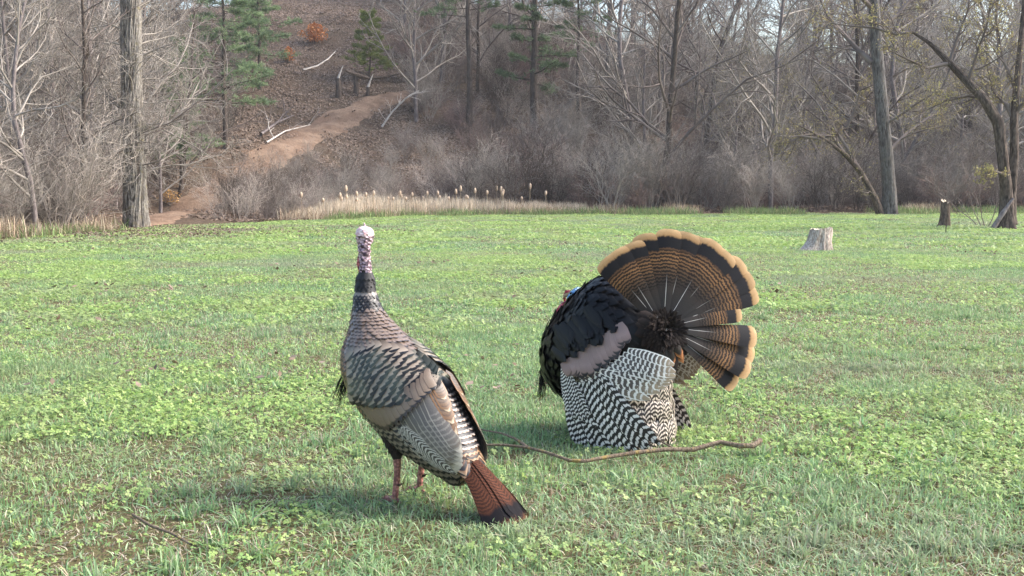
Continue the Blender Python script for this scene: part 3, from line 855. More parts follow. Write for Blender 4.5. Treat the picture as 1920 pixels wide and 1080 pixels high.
def clover(n, rad, rs, cols, size=0.011, zlo=.012, zhi=.04, spread='disc'):
    a = rs.uniform(0, 6.283, n); rr = rad * np.sqrt(rs.rand(n)); x = rr * np.cos(a); y = rr * np.sin(a)
    if spread == 'square': x = rs.uniform(-rad, rad, n); y = rs.uniform(-rad, rad, n)
    z = rs.uniform(zlo, zhi, n); V = []; Cc = []
    c = np.array(cols)[rs.randint(0, len(cols), n)] * rs.uniform(.8, 1.2, (n, 1))
    s = size * rs.uniform(.7, 1.4, n); az0 = rs.uniform(0, 6.28, n)
    tx = rs.normal(0, .35, n); ty = rs.normal(0, .35, n)
    for k in range(3):
        az = az0 + k * 2.094
        for (u, w) in ((0, 0), (.6, .55), (1.15, 0), (.6, -.55)):
            dx = (np.cos(az) * u - np.sin(az) * w) * s; dy = (np.sin(az) * u + np.cos(az) * w) * s
            V.append(np.stack([x + dx, y + dy, z + dx * tx + dy * ty], -1)); Cc.append(c)
    v = np.stack(V, 1).reshape(-1, 3); cc = np.stack(Cc, 1).reshape(-1, 3)
    return v, np.arange(len(v)).reshape(-1, 4), cc
def catc(parts):
    V = []; Q = []; K = []; off = 0
    for v, q, c in parts: V.append(v); Q.append(q + off); K.append(c); off += len(v)
    return np.concatenate(V), np.concatenate(Q), np.concatenate(K)
def grass_material():
    m = NT('grass_blade', 0.5, 0.35)
    p = m.pos()
    c = m.attr('Col')
    big = m.noise(p, 0.55, 3, 0.6)
    c = m.mix(m.math('MULTIPLY', m.step(big, 0.45, 0.7), 0.45), c, (0.36, 0.42, 0.19, 1), 'MIX')
    mid = m.noise(p, 2.7, 2, 0.6)
    c = m.mix(m.math('MULTIPLY', m.step(mid, 0.5, 0.72), 0.35), c, (0.17, 0.23, 0.11, 1), 'MIX')
    dry = m.noise(m.scalev(p, (0.16, 0.42, 1)), 1.0, 4, 0.6)
    c = m.mix(m.math('MULTIPLY', m.step(dry, 0.48, 0.68), 0.5), c, (0.36, 0.34, 0.26, 1), 'MIX')
    m.color(c); m.translucent(c, 0.38)
    return m.m
GRASS = grass_material()
GREENS = [lc(141, 174, 114), lc(157, 186, 127), lc(122, 158, 110), lc(172, 194, 149), lc(145, 178, 131)]
YGREENS = [lc(154, 182, 104), lc(170, 194, 112), lc(142, 174, 100), lc(184, 200, 128)]
DRYS = [lc(204, 190, 164), lc(186, 166, 140), lc(220, 208, 186), lc(164, 140, 118)]
def patch(kind, rad, nb, h0, h1, w, cw, seed):
    rs = np.random.RandomState(seed)
    if kind == 0:   # grass
        P = [blades(int(nb * .85), rad, h0, h1, w, rs, 1.1, GREENS), blades(int(nb * .15), rad, h0 * .5, h1 * .7, w, rs, .9, YGREENS),
             blades(int(nb * .3), rad, h0 * .5, h1 * .8, w * .7, rs, 1.8, DRYS)]
    elif kind == 1:  # clover
        P = [clover(int(nb * .5), rad, rs, YGREENS, cw), blades(int(nb * .4), rad, h0 * .6, h1 * .75, w, rs, 1.0, GREENS),
             blades(int(nb * .25), rad, h0 * .5, h1 * .7, w * .7, rs, 1.8, DRYS)]
    else:           # thin and dry
        P = [blades(int(nb * .24), rad, h0 * .5, h1 * .7, w, rs, .8, GREENS), blades(int(nb * .34), rad, h0 * .35, h1 * .5, w * .8, rs, 2.0, DRYS),
             clover(int(nb * .12), rad, rs, YGREENS, cw * .8, .006, .02)]
    v, q, c = catc(P)
    return mesh_np('grass_patch', v, q, GRASS, col=c)
def field(name, y0, y1, step, rad, nb, h0, h1, w, cw, seed, label):
    M = [patch(k, rad, nb, h0, h1, w, cw, seed * 10 + k * 3 + i) for k in range(3) for i in range(3)]
    ys = np.arange(y0, y1, step); P = []
    for y in ys:
        hw = 0.5 * y * 1.3 + 1.2
        xs = np.arange(-hw, hw, step)
        P.append(np.stack([xs + R.uniform(-.5, .5, len(xs)) * step, np.full(len(xs), y) + R.uniform(-.5, .5, len(xs)) * step], -1))
    P = np.concatenate(P)
    P = P[P[:, 1] < field_edge(P[:, 0]) + R.uniform(-.5, .5, len(P)) + (fbm(P[:, 0] * .8, P[:, 0] * 0, 88) - .5) * 3.0 - .3]
    n = len(P)
    a = fbm(P[:, 0] * .9, P[:, 1] * .55, 41); bnoise = fbm(P[:, 0] * .8 + 30, P[:, 1] * .5, 51)
    kind = np.where(bnoise > 0.55, 2, np.where(a > 0.52, 1, 0))
    flip = R.rand(n); kind = np.where(flip < .25, R.randint(0, 3, n), kind)
    s = np.interp(fbm(P[:, 0] * 2.2, P[:, 1] * 2.2, 61), [.3, .7], [.7, 1.25])
    scl = np.stack([np.ones(n), np.ones(n), s], -1)
    rot = np.zeros((n, 3)); rot[:, 2] = R.uniform(0, 6.28, n)
    z = H(P[:, 0], P[:, 1])
    scatter(name, np.column_stack([P, z]), rot, scl, kind * 3 + R.randint(0, 3, n), M, label, 'grass')
field('grass', 2.6, 9, .15, .17, 170, .012, .05, .005, .0092, 1, 'short green grass and clover growing around the turkeys')
field('grass', 9, 20, .28, .32, 260, .012, .038, .0075, .013, 2, 'short mown grass across the middle of the field')
field('grass', 20, 49, .55, .62, 300, .012, .042, .017, .028, 3, 'short bright grass at the far side of the field')

def tufts():
    M = []
    for i in range(4):
        rs = np.random.RandomState(500 + i)
        v, q, c = catc([blades(40, .045, .03, .08, .0055, rs, 1.0, GREENS), blades(8, .04, .04, .09, .005, rs, 1.2, DRYS)])
        M.append(mesh_np('tuft', v, q, GRASS, col=c))
    n = 1500; y = np.sqrt(R.uniform(2.6 ** 2, 13 ** 2, n)); x = R.uniform(-.56, .56, n) * y
    keep = (fbm(x * 1.1, y * .8, 71) > .5) & (np.hypot(x + .4, y - 3.8) > .5); x = x[keep]; y = y[keep]; n = len(x)
    rot = np.zeros((n, 3)); rot[:, 2] = R.uniform(0, 6.28, n); sc = R.uniform(.6, 1.1, n)
    scatter('grass_tufts', np.column_stack([x, y, H(x, y)]), rot, np.stack([sc, sc, sc], -1), R.randint(0, 4, n), M, 'longer tufts of grass standing out of the short turf', 'grass')
tufts()
# ---- dry grasses along the field edge
rs = np.random.RandomState(3)
def dry_patch(seed, n, rad, h0, h1, w, cols, lean=.35):
    rs = np.random.RandomState(seed); v, q, c = blades(n, rad, h0, h1, w, rs, lean, cols)
    return mesh_np('dry_grass', v, q, GRASS_DRY, col=c)
mm = NT('dry_blade', 0.8, 0.2); cc = mm.attr('Col'); mm.color(cc); mm.translucent(cc, .25); GRASS_DRY = mm.m
STR = [lc(190, 172, 150), lc(170, 150, 129), lc(206, 192, 169), lc(150, 130, 112)]
DP = [dry_patch(i, 90, .55, .12, .5, .013, STR, .8) for i in range(3)]
pts = []
for i in range(1200):
    x = R.uniform(-40, 32); u = R.uniform(-.3, 1.6) ** 1.0
    ye = float(field_edge(x)); px_ = x / ye
    if path_dist(x, ye + u) < 1.4: continue
    if float(vnoise(x * .55, u * .3, 91)) < (.42 if x < -9 else .68): continue
    pts.append((x, ye + u + .3, H1(x, ye + u + .3)))
for i in range(160):
    t = R.rand(); x = -10.6 - 4 * t + R.normal(0, .5); y = 29 - 12 * t + R.normal(0, .5)
    if y > field_edge(x): pts.append((x, y, H1(x, y)))
n = len(pts); rot = np.zeros((n, 3)); rot[:, 2] = R.uniform(0, 6.28, n); s = R.uniform(.35, 1.3, n)
scatter('dry_grass', pts, rot, np.stack([s, s, s], -1), R.randint(0, 3, n), DP, 'pale dry grass along the far edge of the field', 'dry grass')
WD = [dry_patch(60 + i, 70, .45, .10, .34, .014, [lc(128, 150, 96), lc(110, 134, 84), lc(166, 158, 118), lc(140, 156, 104)], .7) for i in range(3)]
pts = []
while len(pts) < 420:
    x = R.uniform(-13, 27); y = float(field_edge(x)) + R.normal(-.1, .8)
    if float(vnoise(x * .7, 3.3, 93)) < .45 or path_dist(x, y) < 1.2: continue
    pts.append((x, y, H1(x, y)))
n = len(pts); rot = np.zeros((n, 3)); rot[:, 2] = R.uniform(0, 6.28, n); sw = R.uniform(.4, 1.3, n)
scatter('weeds', pts, rot, np.stack([sw, sw, sw], -1), R.randint(0, 3, n), WD, 'ragged green weeds along the far margin of the field', 'weeds')
# ---- reeds below the cattails
RP = [dry_patch(20 + i, 60, .4, .5, 1.0, .016, [lc(214, 200, 180), lc(228, 216, 198), lc(194, 176, 156)], .16) for i in range(3)]
pts = []
for i in range(360):
    px = R.uniform(545, 1095); y = 44.0
    for _ in range(8): y = .5 * y + .5 * (float(field_edge((px - 960) / FPX * y)) + 1.2)
    y += R.uniform(-.8, 1.0); x = (px - 960) / FPX * y
    pts.append((x, y, H1(x, y)))
n = len(pts); s = np.interp([p[0] / p[1] for p in pts], [-.2, -.155, -.06, .065], [.35, .85, .8, .5]) * R.uniform(.5, 1.15, n)
rot = np.zeros((n, 3)); rot[:, 2] = R.uniform(0, 6.28, n)
scatter('reeds', pts, rot, np.stack([s, s, s], -1), R.randint(0, 3, n), RP, 'pale dry reeds standing at the foot of the slope', 'reeds')
CAT_STALK = plain('cattail_stalk', rgb(196, 176, 148)); CAT_HEAD = plain('cattail_head', rgb(214, 188, 164))
v1, q1 = tubes([([(0, 0, -.1), (.01, 0, .7), (.03, 0, 1.35)], [.012, .01, .008])], 5)
v2, q2 = tubes([([(.03, 0, 1.3), (.032, 0, 1.34), (.036, 0, 1.46), (.04, 0, 1.58), (.043, 0, 1.64)], [.012, .05, .06, .05, .012])], 8)
cat_st = mesh_np('stalk', v1, q1, CAT_STALK); cat_hd = mesh_np('seed_head', v2, q2, CAT_HEAD)
CATS = [(637, 365), (640, 372), (651, 352), (650, 368), (669, 362), (687, 364), (700, 361), (668, 374), (679, 371), (728, 376), (739, 378), (750, 361), (752, 367), (760, 372),
        (761, 376), (772, 364), (793, 375), (802, 361), (823, 361), (824, 369), (843, 371), (857, 358), (865, 352), (873, 368), (878, 369), (893, 356), (915, 360), (932, 352), (940, 353), (945, 358), (943, 362), (980, 376), (994, 348), (1024, 361), (567, 364), (607, 374)]
rr = random.Random(4)
for (px, py) in CATS:
    Y = 44.0
    for _ in range(12): Y = .5 * Y + .5 * (float(field_edge(at(px, py, Y).x)) + 1.0)
    Y += rr.uniform(-.4, .5); p = at(px, py, Y); gz = H1(p.x, Y)
    s = max(.45, (p.z - gz) / 1.5)
    t = empty('cattail', (p.x - .03 * s, Y, gz), rr.random() * 6.28); t.scale = (.9, .9, s)
    tag(t, 'dry cattail with a pale fluffy seed head above the reeds', 'cattail', 'cattails at the foot of the slope')
    link('stalk', cat_st, t); link('seed_head', cat_hd, t)

# ---- sticks lying in the grass
STICK = bark_mat('stick_bark', rgb(105, 91, 79), rgb(144, 127, 108), 14.0, .4, moss=rgb(151, 129, 84))
def stick(name, chains, label):
    g0 = gp(*chains[0][0][0]); polys = []
    for pxs, r0, r1, h in chains:
        pts = [gp(*p) for p in pxs]; n = len(pts)
        pts = [tuple(p + Vector((0, 0, hh)) - g0) for p, hh in zip(pts, h)]
        polys.append((pts, [r0 + (r1 - r0) * i / (n - 1) for i in range(n)]))
    v, q = cat([tubes([p], 9) for p in polys])
    o = link(name, mesh_np(name, v, q, STICK)); o.location = g0
    tag(o, label, 'stick')
stick('fallen_branch', [([(1425, 858), (1412, 866), (1385, 864), (1350, 861), (1300, 868), (1250, 872), (1190, 878), (1140, 884), (1098, 888), (1068, 886), (1030, 878), (990, 866), (945, 858), (905, 856)], .012, .005, [.07, .058, .058, .062, .054, .055, .053, .048, .043, .045, .05, .05, .05, .05]),
                      ([(1290, 869), (1262, 867), (1235, 858), (1215, 848)], .005, .003, [.045, .06, .07, .08]),
                      ([(990, 866), (965, 850), (940, 838), (900, 826)], .007, .003, [.05, .055, .055, .05])],
      'long thin crooked branch lying in the grass between the two turkeys')
stick('fallen_stick', [([(250, 998), (285, 1015), (320, 1028), (360, 1042)], .005, .004, [.05, .042, .036, .03])], 'short bleached stick half buried in the grass in front of the turkeys')

# ------------------------------------------------------------------ feathers
def feather_mat(name, stops, bars=None, edge=None, rachis=None, rough=.45, spec=.5, var=.25, sheen=None, tipcurve=.12, trans=0.0, metal=0.0):
    """stops: colours along the feather (0 root, 1 tip); bars=(colour, freq, lo, hi, amount, duty, wobble); edge=(colour, width)"""
    m = NT(name, rough, spec)
    uv = m.n.new('ShaderNodeUVMap'); sp = m.n.new('ShaderNodeSeparateXYZ'); m.t.links.new(uv.outputs[0], sp.inputs[0])
    u, v = sp.outputs[0], sp.outputs[1]
    ud = m.math('MULTIPLY', m.math('ABSOLUTE', m.math('SUBTRACT', u, 0.5)), 2.0)
    wob = m.noise(m.scalev(uv.outputs[0], (9, 14, 1)), 1.0, 2)
    rnd = m.math('ADD', m.attr('rnd', 1), m.n.new('ShaderNodeObjectInfo').outputs['Random'])
    vv = m.math('ADD', v, m.math('MULTIPLY', m.math('MULTIPLY', ud, ud), tipcurve))
    vv = m.math('ADD', vv, m.math('MULTIPLY', m.math('SUBTRACT', wob, .5), .035))
    c = m.ramp(vv, stops)
    if bars:
        bc, fr, lo, hi, am, duty, wv = bars
        ph = m.math('ADD', m.math('MULTIPLY', vv, fr * 6.2832), m.math('MULTIPLY', rnd, 6.0))
        ph = m.math('ADD', ph, m.math('MULTIPLY', m.math('SUBTRACT', wob, .5), wv))
        s = m.math('SINE', ph)
        f = m.step(s, duty - .25, duty + .25)
        f = m.math('MULTIPLY', f, m.step(v, lo - .03, lo + .05))
        f = m.math('MULTIPLY', f, m.math('SUBTRACT', 1.0, m.step(v, hi - .03, hi + .03)))
        c = m.mix(m.math('MULTIPLY', f, am), c, bc)
    if edge: c = m.mix(m.step(ud, 1 - edge[1] - .08, 1 - edge[1] + .08), c, edge[0])
    if rachis:
        f = m.math('SUBTRACT', 1.0, m.step(ud, rachis[1] * .6, rachis[1]))
        f = m.math('MULTIPLY', f, m.math('SUBTRACT', 1.0, m.step(v, rachis[2] - .15, rachis[2] + .1)))
        c = m.mix(f, c, rachis[0])
    barb = m.noise(m.scalev(uv.outputs[0], (7, 60, 1)), 1.0, 2, .6)
    k = m.math('ADD', m.math('MULTIPLY', m.math('SUBTRACT', m.math('FRACT', m.math('MULTIPLY', rnd, 7.13)), .5), var), m.math('MULTIPLY', barb, .35))
    k = m.math('ADD', k, .82)
    kk = m.n.new('ShaderNodeCombineXYZ')
    for i in range(3): m.t.links.new(k, kk.inputs[i])
    c = m.mix(1.0, c, kk.outputs[0], 'MULTIPLY')
    if sheen:
        n = m.noise(m.obj(), 9, 2)
        c = m.mix(m.math('MULTIPLY', m.step(n, .42, .68), sheen[1]), c, sheen[0])  # iridescent sheen painted into the base colour as soft noise patches
    m.color(c); m.bump(barb, .25, .002)
    m.b.inputs['Metallic'].default_value = metal
    if trans: m.translucent(c, trans)
    return m.m
BLK = rgb(24, 22, 26)
F_TAILFAN = feather_mat('fan_feather', [(0, rgb(44, 41, 41)), (.3, rgb(50, 46, 44)), (.46, rgb(56, 46, 40)), (.58, rgb(100, 74, 50)), (.70, rgb(142, 102, 64)), (.785, rgb(112, 80, 52)), (.805, BLK), (.915, BLK), (.935, rgb(176, 136, 92)), (1, rgb(214, 176, 130))],
                        bars=(rgb(26, 20, 18), 27, .40, .79, .93, -.15, 3.0), rachis=(rgb(200, 194, 188), .045, .46), trans=.12, tipcurve=.02, rough=.6, spec=.25)
F_TAIL = feather_mat('closed_tail_feather', [(0, rgb(80, 46, 33)), (.7, rgb(90, 54, 39)), (.8, rgb(78, 46, 34)), (.84, BLK), (.95, BLK), (.985, rgb(60, 40, 30)), (1, rgb(90, 60, 42))],
                     bars=(rgb(44, 28, 24), 24, .05, .8, .8, .1, 2.0), rachis=(rgb(70, 42, 30), .06, .8), tipcurve=.05, rough=.75, spec=.1)
F_BARRED = feather_mat('barred_feather', [(0, rgb(30, 27, 32)), (1, rgb(34, 30, 34))], bars=(rgb(226, 222, 220), 12.5, -.1, 1.1, 1, .15, 1.0), rachis=(rgb(30, 26, 28), .12, 1.2), edge=(rgb(26, 22, 26), .05), tipcurve=-.035, var=.15)
F_BARRED_BR = feather_mat('brown_barred_feather', [(0, rgb(38, 28, 28)), (1, rgb(44, 32, 30))], bars=(rgb(214, 200, 186), 8.5, -.1, 1.1, 1, .25, 1.2), rachis=(rgb(36, 26, 24), .10, 1.2), tipcurve=-.12, var=.2)
F_LATTICE = feather_mat('lattice_feather', [(0, rgb(70, 64, 66)), (.6, rgb(82, 74, 72)), (.85, rgb(150, 134, 116)), (1, rgb(172, 152, 128))], bars=(rgb(226, 222, 218), 11, -.1, .9, .95, .35, .5), edge=(rgb(230, 226, 220), .2), tipcurve=-.04)
F_COPPER = feather_mat('copper_covert', [(0, rgb(124, 106, 102)), (.6, rgb(150, 126, 122)), (.84, rgb(136, 112, 106)), (.90, BLK), (1, BLK)], edge=(rgb(140, 114, 110), .08), sheen=(rgb(150, 118, 114), .3), rough=.45, tipcurve=.06, var=.22)
F_COPPER_A = feather_mat('bronze_covert', [(0, rgb(98, 81, 68)), (.5, rgb(122, 105, 90)), (.84, rgb(127, 108, 91)), (.89, BLK), (1, BLK)], edge=(rgb(85, 68, 57), .1), sheen=(rgb(114, 95, 80), .4), rough=.38, tipcurve=.05, var=.12)
F_SCALE = feather_mat('scale_feather', [(0, rgb(78, 68, 60)), (.4, rgb(118, 104, 92)), (.78, rgb(150, 136, 122)), (.83, rgb(14, 13, 18)), (.97, rgb(14, 13, 18)), (1, rgb(60, 52, 48))], sheen=(rgb(112, 122, 108), .35), rough=.42, spec=.3, tipcurve=.05, var=.25)
F_NECK = feather_mat('neck_feather', [(0, rgb(74, 62, 54)), (.5, rgb(112, 96, 84)), (.88, rgb(128, 110, 98)), (.95, rgb(62, 52, 48)), (1, rgb(58, 48, 46))], sheen=(rgb(122, 98, 78), .4), rough=.3, spec=.7, tipcurve=.1, var=.14)
F_COLLAR = feather_mat('collar_feather', [(0, BLK), (.35, rgb(52, 48, 48)), (.5, rgb(126, 118, 113)), (.7, rgb(133, 124, 118)), (.80, BLK), (1, BLK)], rough=.4, tipcurve=.15)
F_BREAST = feather_mat('breast_feather', [(0, rgb(59, 45, 40)), (.5, rgb(112, 78, 62)), (.82, rgb(124, 86, 68)), (.88, rgb(30, 25, 27)), (1, rgb(39, 32, 32))], sheen=(rgb(102, 71, 62), .4), rough=.38, tipcurve=.2, var=.25)
F_FLANK = feather_mat('flank_feather', [(0, BLK), (.55, rgb(32, 28, 30)), (.72, rgb(127, 115, 103)), (.8, rgb(142, 129, 115)), (.88, BLK), (1, BLK)], tipcurve=.2, var=.3)
F_RUMP = feather_mat('rump_feather', [(0, BLK), (.55, rgb(20, 18, 25)), (.74, rgb(23, 21, 31)), (.86, rgb(23, 21, 29)), (.91, rgb(161, 150, 143)), (.97, rgb(172, 161, 152)), (1, rgb(116, 85, 62))], tipcurve=.08, rough=.45)
F_UPTAIL = feather_mat('uppertail_feather', [(0, BLK), (.5, rgb(96, 62, 41)), (.7, rgb(126, 84, 57)), (.78, BLK), (.86, BLK), (.9, rgb(140, 104, 75)), (1, rgb(164, 136, 107))], bars=(rgb(32, 22, 20), 6, 0, .75, .9, .2, 1), tipcurve=.15)
F_BLACK = feather_mat('black_feather', [(0, rgb(8, 7, 8)), (.9, rgb(11, 10, 12)), (.96, rgb(30, 26, 27)), (1, rgb(16, 14, 15))], rough=.42, spec=.25, var=.5)  # bronze tip band, lightened to paint slight feather highlights into the black
F_HACKLE = feather_mat('hackle_feather', [(0, rgb(16, 14, 16)), (1, rgb(22, 20, 24))], rough=.6)
F_DARKFLUFF = feather_mat('dark_fluff', [(0, rgb(26, 22, 22)), (.6, rgb(40, 34, 32)), (1, rgb(56, 46, 42))], rough=.8, spec=.2)
F_UNDER = feather_mat('undertail_feather', [(0, rgb(28, 23, 22)), (.8, rgb(36, 28, 26)), (.86, rgb(150, 92, 54)), (1, rgb(196, 132, 84))], tipcurve=.18)
F_SEC = feather_mat('grey_secondary', [(0, rgb(89, 84, 80)), (.7, rgb(99, 93, 89)), (.9, rgb(108, 98, 87)), (.94, rgb(184, 173, 156)), (1, rgb(189, 178, 163))], bars=(rgb(147, 141, 130), 12, .3, .95, .5, .5, 1.5), edge=(rgb(154, 146, 134), .12), tipcurve=.03)
F_TERT = feather_mat('tan_tertial', [(0, rgb(100, 93, 86)), (.6, rgb(106, 95, 86)), (.8, rgb(109, 82, 59)), (.92, rgb(115, 84, 57)), (.96, rgb(176, 156, 129)), (1, rgb(180, 162, 135))], bars=(rgb(70, 55, 46), 9, 0, .92, .6, .3, 2), edge=(rgb(120, 86, 55), .22), tipcurve=.1)
F_PRIM_A = feather_mat('checked_primary', [(0, rgb(65, 59, 58)), (1, rgb(80, 73, 68))], bars=(rgb(193, 188, 181), 15, -.1, .97, .95, .05, .8), edge=(rgb(172, 165, 156), .1), tipcurve=-.15)
SKIN_A = None

class FM:                       # many feathers joined in one mesh
    def __init__(s): s.V = []; s.Q = []; s.U = []; s.R = []; s.off = 0
    def add(s, cen, lat, nor, wid, nc=3, camber=.12, rnd=0.0):
        cen = np.asarray(cen, float); k = len(cen)
        us = np.linspace(-1, 1, nc)
        v = cen[:, None, :] + np.asarray(lat)[:, None, :] * (np.asarray(wid)[:, None] * .5 * us[None])[:, :, None] \
            - np.asarray(nor)[:, None, :] * (np.asarray(wid)[:, None] * camber * us[None] ** 2)[:, :, None]
        vv = np.linspace(0, 1, k)
        uv = np.stack([np.tile((us + 1) / 2, (k, 1)), np.tile(vv[:, None], (1, nc))], -1)
        s.V.append(v.reshape(-1, 3)); s.U.append(uv.reshape(-1, 2)); s.Q.append(grid_quads(k, nc) + s.off)
        s.R.append(np.full(k * nc, rnd)); s.off += k * nc
    def mesh(s, name, mat):
        return mesh_np(name, np.concatenate(s.V), np.concatenate(s.Q), mat, uv=np.concatenate(s.U), rnd=np.concatenate(s.R))
def prof_round(t):              # rounded contour feather
    t = np.asarray(t); return np.where(t < .5, .6 + .4 * np.sin(t * math.pi), np.sqrt(np.clip(1 - ((t - .5) / .5) ** 2.6, .0, 1)) * .96 + .04)
def prof_blunt(t):              # broad square-tipped covert
    t = np.asarray(t); return np.clip(.65 + t * .6, 0, 1) * (np.sqrt(np.clip(1 - np.clip((t - .62) / .385, 0, 1) ** 4, 0, 1)) * .93 + .07)
def prof_flight(t):             # long flight feather
    t = np.asarray(t); return np.clip(.45 + t * 1.6, 0, 1) * np.sqrt(np.clip(1 - np.clip((t - .72) / .285, 0, 1) ** 2.4, .02, 1))
def prof_tail(t):
    t = np.asarray(t); return (.16 + .84 * np.clip(t / .86, 0, 1) ** .8) * np.sqrt(np.clip(1 - np.clip((t - .88) / .128, 0, 1) ** 5, .05, 1))
unit = lambda a: a / (np.linalg.norm(a, axis=-1, keepdims=True) + 1e-9)

class Loft:                     # smooth body surface S(u, th) built from rings in the bird's own frame
    def __init__(s, rings):     # rings: (C_f, C_z, ang, Ra, Rs): ring centre, axis direction angle in the f-z plane, radii
        A = np.array(rings, float); k = len(A)
        d = np.concatenate([[0], np.cumsum(np.hypot(np.diff(A[:, 0]), np.diff(A[:, 1])) + 1e-4)])
        s.len = d[-1]; s.d = d / d[-1]
        n = 400; s.t = np.linspace(0, 1, n)
        s.T = np.stack([np.interp(s.t, s.d, A[:, i]) for i in range(5)], 1)
        for _ in range(90):
            s.T[1:-1] = (s.T[:-2] + 2 * s.T[1:-1] + s.T[2:]) / 4
    def P(s, u, th):
        u = np.clip(u, 0, 1); T = np.stack([np.interp(u, s.t, s.T[:, i]) for i in range(5)], -1)
        a = T[..., 2]; e1f, e1z = np.sin(a), -np.cos(a)       # perpendicular to the axis, forward when the axis points up
        ct, st = np.cos(th), np.sin(th)
        return np.stack([T[..., 0] + ct * T[..., 3] * e1f, st * T[..., 4], T[..., 1] + ct * T[..., 3] * e1z], -1)
    def N(s, u, th):
        e = 1e-3
        a = s.P(np.clip(u + e, 0, 1), th) - s.P(np.clip(u - e, 0, 1), th); b = s.P(u, th + e) - s.P(u, th - e)
        n = unit(np.cross(b, a))
        c = np.stack([np.interp(u, s.t, s.T[:, 0]), np.zeros_like(u), np.interp(u, s.t, s.T[:, 1])], -1)
        sg = np.sign(np.sum(n * (s.P(u, th) - c), -1, keepdims=True)); sg[sg == 0] = 1
        return n * sg
    def mesh_arrays(s, nu=70, nt=48):
        u = np.linspace(0, 1, nu)[:, None] * np.ones((1, nt)); th = np.ones((nu, 1)) * np.arange(nt)[None] * 2 * math.pi / nt
        return s.P(u, th).reshape(-1, 3), grid_quads(nu, nt, True)
    def feather(s, fm, u, th, L, W, eps, lift, rnd, nst=5, nc=3, camber=.1, prof=prof_round, down=-1):
        t = np.linspace(0, 1, nst); uu = u + down * t * L / s.len; tt = np.full(nst, th)
        n = s.N(np.clip(uu, .004, .996), tt); p = s.P(uu, tt) + n * (eps + lift * t)[:, None]
        lat = unit(s.P(np.clip(uu, .004, .996), tt + .01) - s.P(np.clip(uu, .004, .996), tt - .01))
        lat = unit(lat - n * np.sum(lat * n, -1, keepdims=True))
        fm.add(p, lat, n, W * prof(t), nc, camber, rnd)

class Side:                     # outer wing surface: y as a function of (f, z) in the bird's frame
    def __init__(s, fn): s.fn = fn
    def y(s, f, z): return s.fn(f, z)
    def N(s, f, z):
        e = .004
        return unit(np.stack([-(s.fn(f + e, z) - s.fn(f - e, z)) / (2 * e), np.ones_like(f), -(s.fn(f, z + e) - s.fn(f, z - e)) / (2 * e)], -1))
    def hit(s, M, px, py):      # sight line through a photograph pixel against the wing surface -> (f, z)
        o = M @ Vector((0, 0, CAMH)); d = M.to_3x3() @ ray(px, py)
        t = np.linspace(3.2, 6.0, 3000); p = np.array(o)[None] + np.array(d)[None] * t[:, None]
        g = p[:, 1] - s.fn(p[:, 0], p[:, 2]); i = np.nonzero(g < 0)[0]; i = i[0] if len(i) else -1
        return p[i, 0], p[i, 2]
    def feather(s, fm, a, b, W, off0, off1, rnd, nst=8, nc=5, camber=.06, prof=prof_flight, sag=0.0, side=1):
        t = np.linspace(0, 1, nst); f = a[0] + (b[0] - a[0]) * t; z = a[1] + (b[1] - a[1]) * t
        dx, dz = b[0] - a[0], b[1] - a[1]; l = math.hypot(dx, dz)
        f = f + (-dz / l) * sag * np.sin(t * math.pi); z = z + (dx / l) * sag * np.sin(t * math.pi)
        n = s.N(f, z); p = np.stack([f, s.fn(f, z), z], -1) + n * (off0 + (off1 - off0) * t)[:, None]
        T = unit(np.gradient(p, axis=0)); lat = unit(np.cross(n, T))
        if side < 0:
            p = p * [1, -1, 1]; n = n * [1, -1, 1]; lat = lat * [1, -1, 1]
        fm.add(p, lat, n, W * prof(t), nc, camber, rnd)
def crv(pts, s):                # point at s in 0..1 along a list of pixels
    P = np.array(pts, float); return tuple(np.interp(s * (len(P) - 1), range(len(P)), P[:, i]) for i in range(2))

def strands(n, p0, d, L, spread, r, seed):
    rs = random.Random(seed); out = []
    for i in range(n):
        q = (p0[0] + rs.gauss(0, .008), p0[1] + rs.gauss(0, .008), p0[2] + rs.gauss(0, .012)); dd = nrm(tuple(d[j] + rs.gauss(0, spread) for j in range(3)))
        pts = [q]; l = L * rs.uniform(.6, 1)
        for k in range(5):
            dd = nrm((dd[0] + rs.gauss(0, .05), dd[1] + rs.gauss(0, .05), dd[2] - .12)); q = tuple(q[j] + dd[j] * l / 5 for j in range(3)); pts.append(q)
        out.append((pts, [r * (1 - .7 * k / 5) for k in range(6)]))
    return tubes(out, 3)

def skin_mat(name, c1, c2, c3):
    m = NT(name, .45, .4); o = m.obj()
    w = m.n.new('ShaderNodeTexVoronoi'); w.inputs['Scale'].default_value = 75
    m.t.links.new(m.scalev(o, (1, 1, 1.4)), w.inputs['Vector'])
    c = m.mix(m.step(m.noise(o, 38, 3), .42, .62), c1, c2)
    c = m.mix(m.step(w.outputs['Distance'], .35, .75), c, c3)
    m.color(c); m.bump(w.outputs['Distance'], .9, .008)
    return m.m
LEG_MAT = NT('leg_scales', .5, .4)
_v = LEG_MAT.n.new('ShaderNodeTexVoronoi'); _v.inputs['Scale'].default_value = 90
LEG_MAT.t.links.new(LEG_MAT.obj(), _v.inputs['Vector'])
LEG_MAT.color(LEG_MAT.mix(LEG_MAT.step(_v.outputs['Distance'], .2, .7), rgb(176, 122, 112), rgb(118, 76, 72))); LEG_MAT.bump(_v.outputs['Distance'], .6, .004)
LEG_MAT = LEG_MAT.m
CLAW = plain('claw', rgb(70, 56, 50)); BEAK = plain('beak', rgb(176, 150, 122)); EYE = plain('eye', rgb(20, 14, 12), .2)
BEARD = plain('beard', rgb(30, 26, 26)); WHITE_SKIN = None

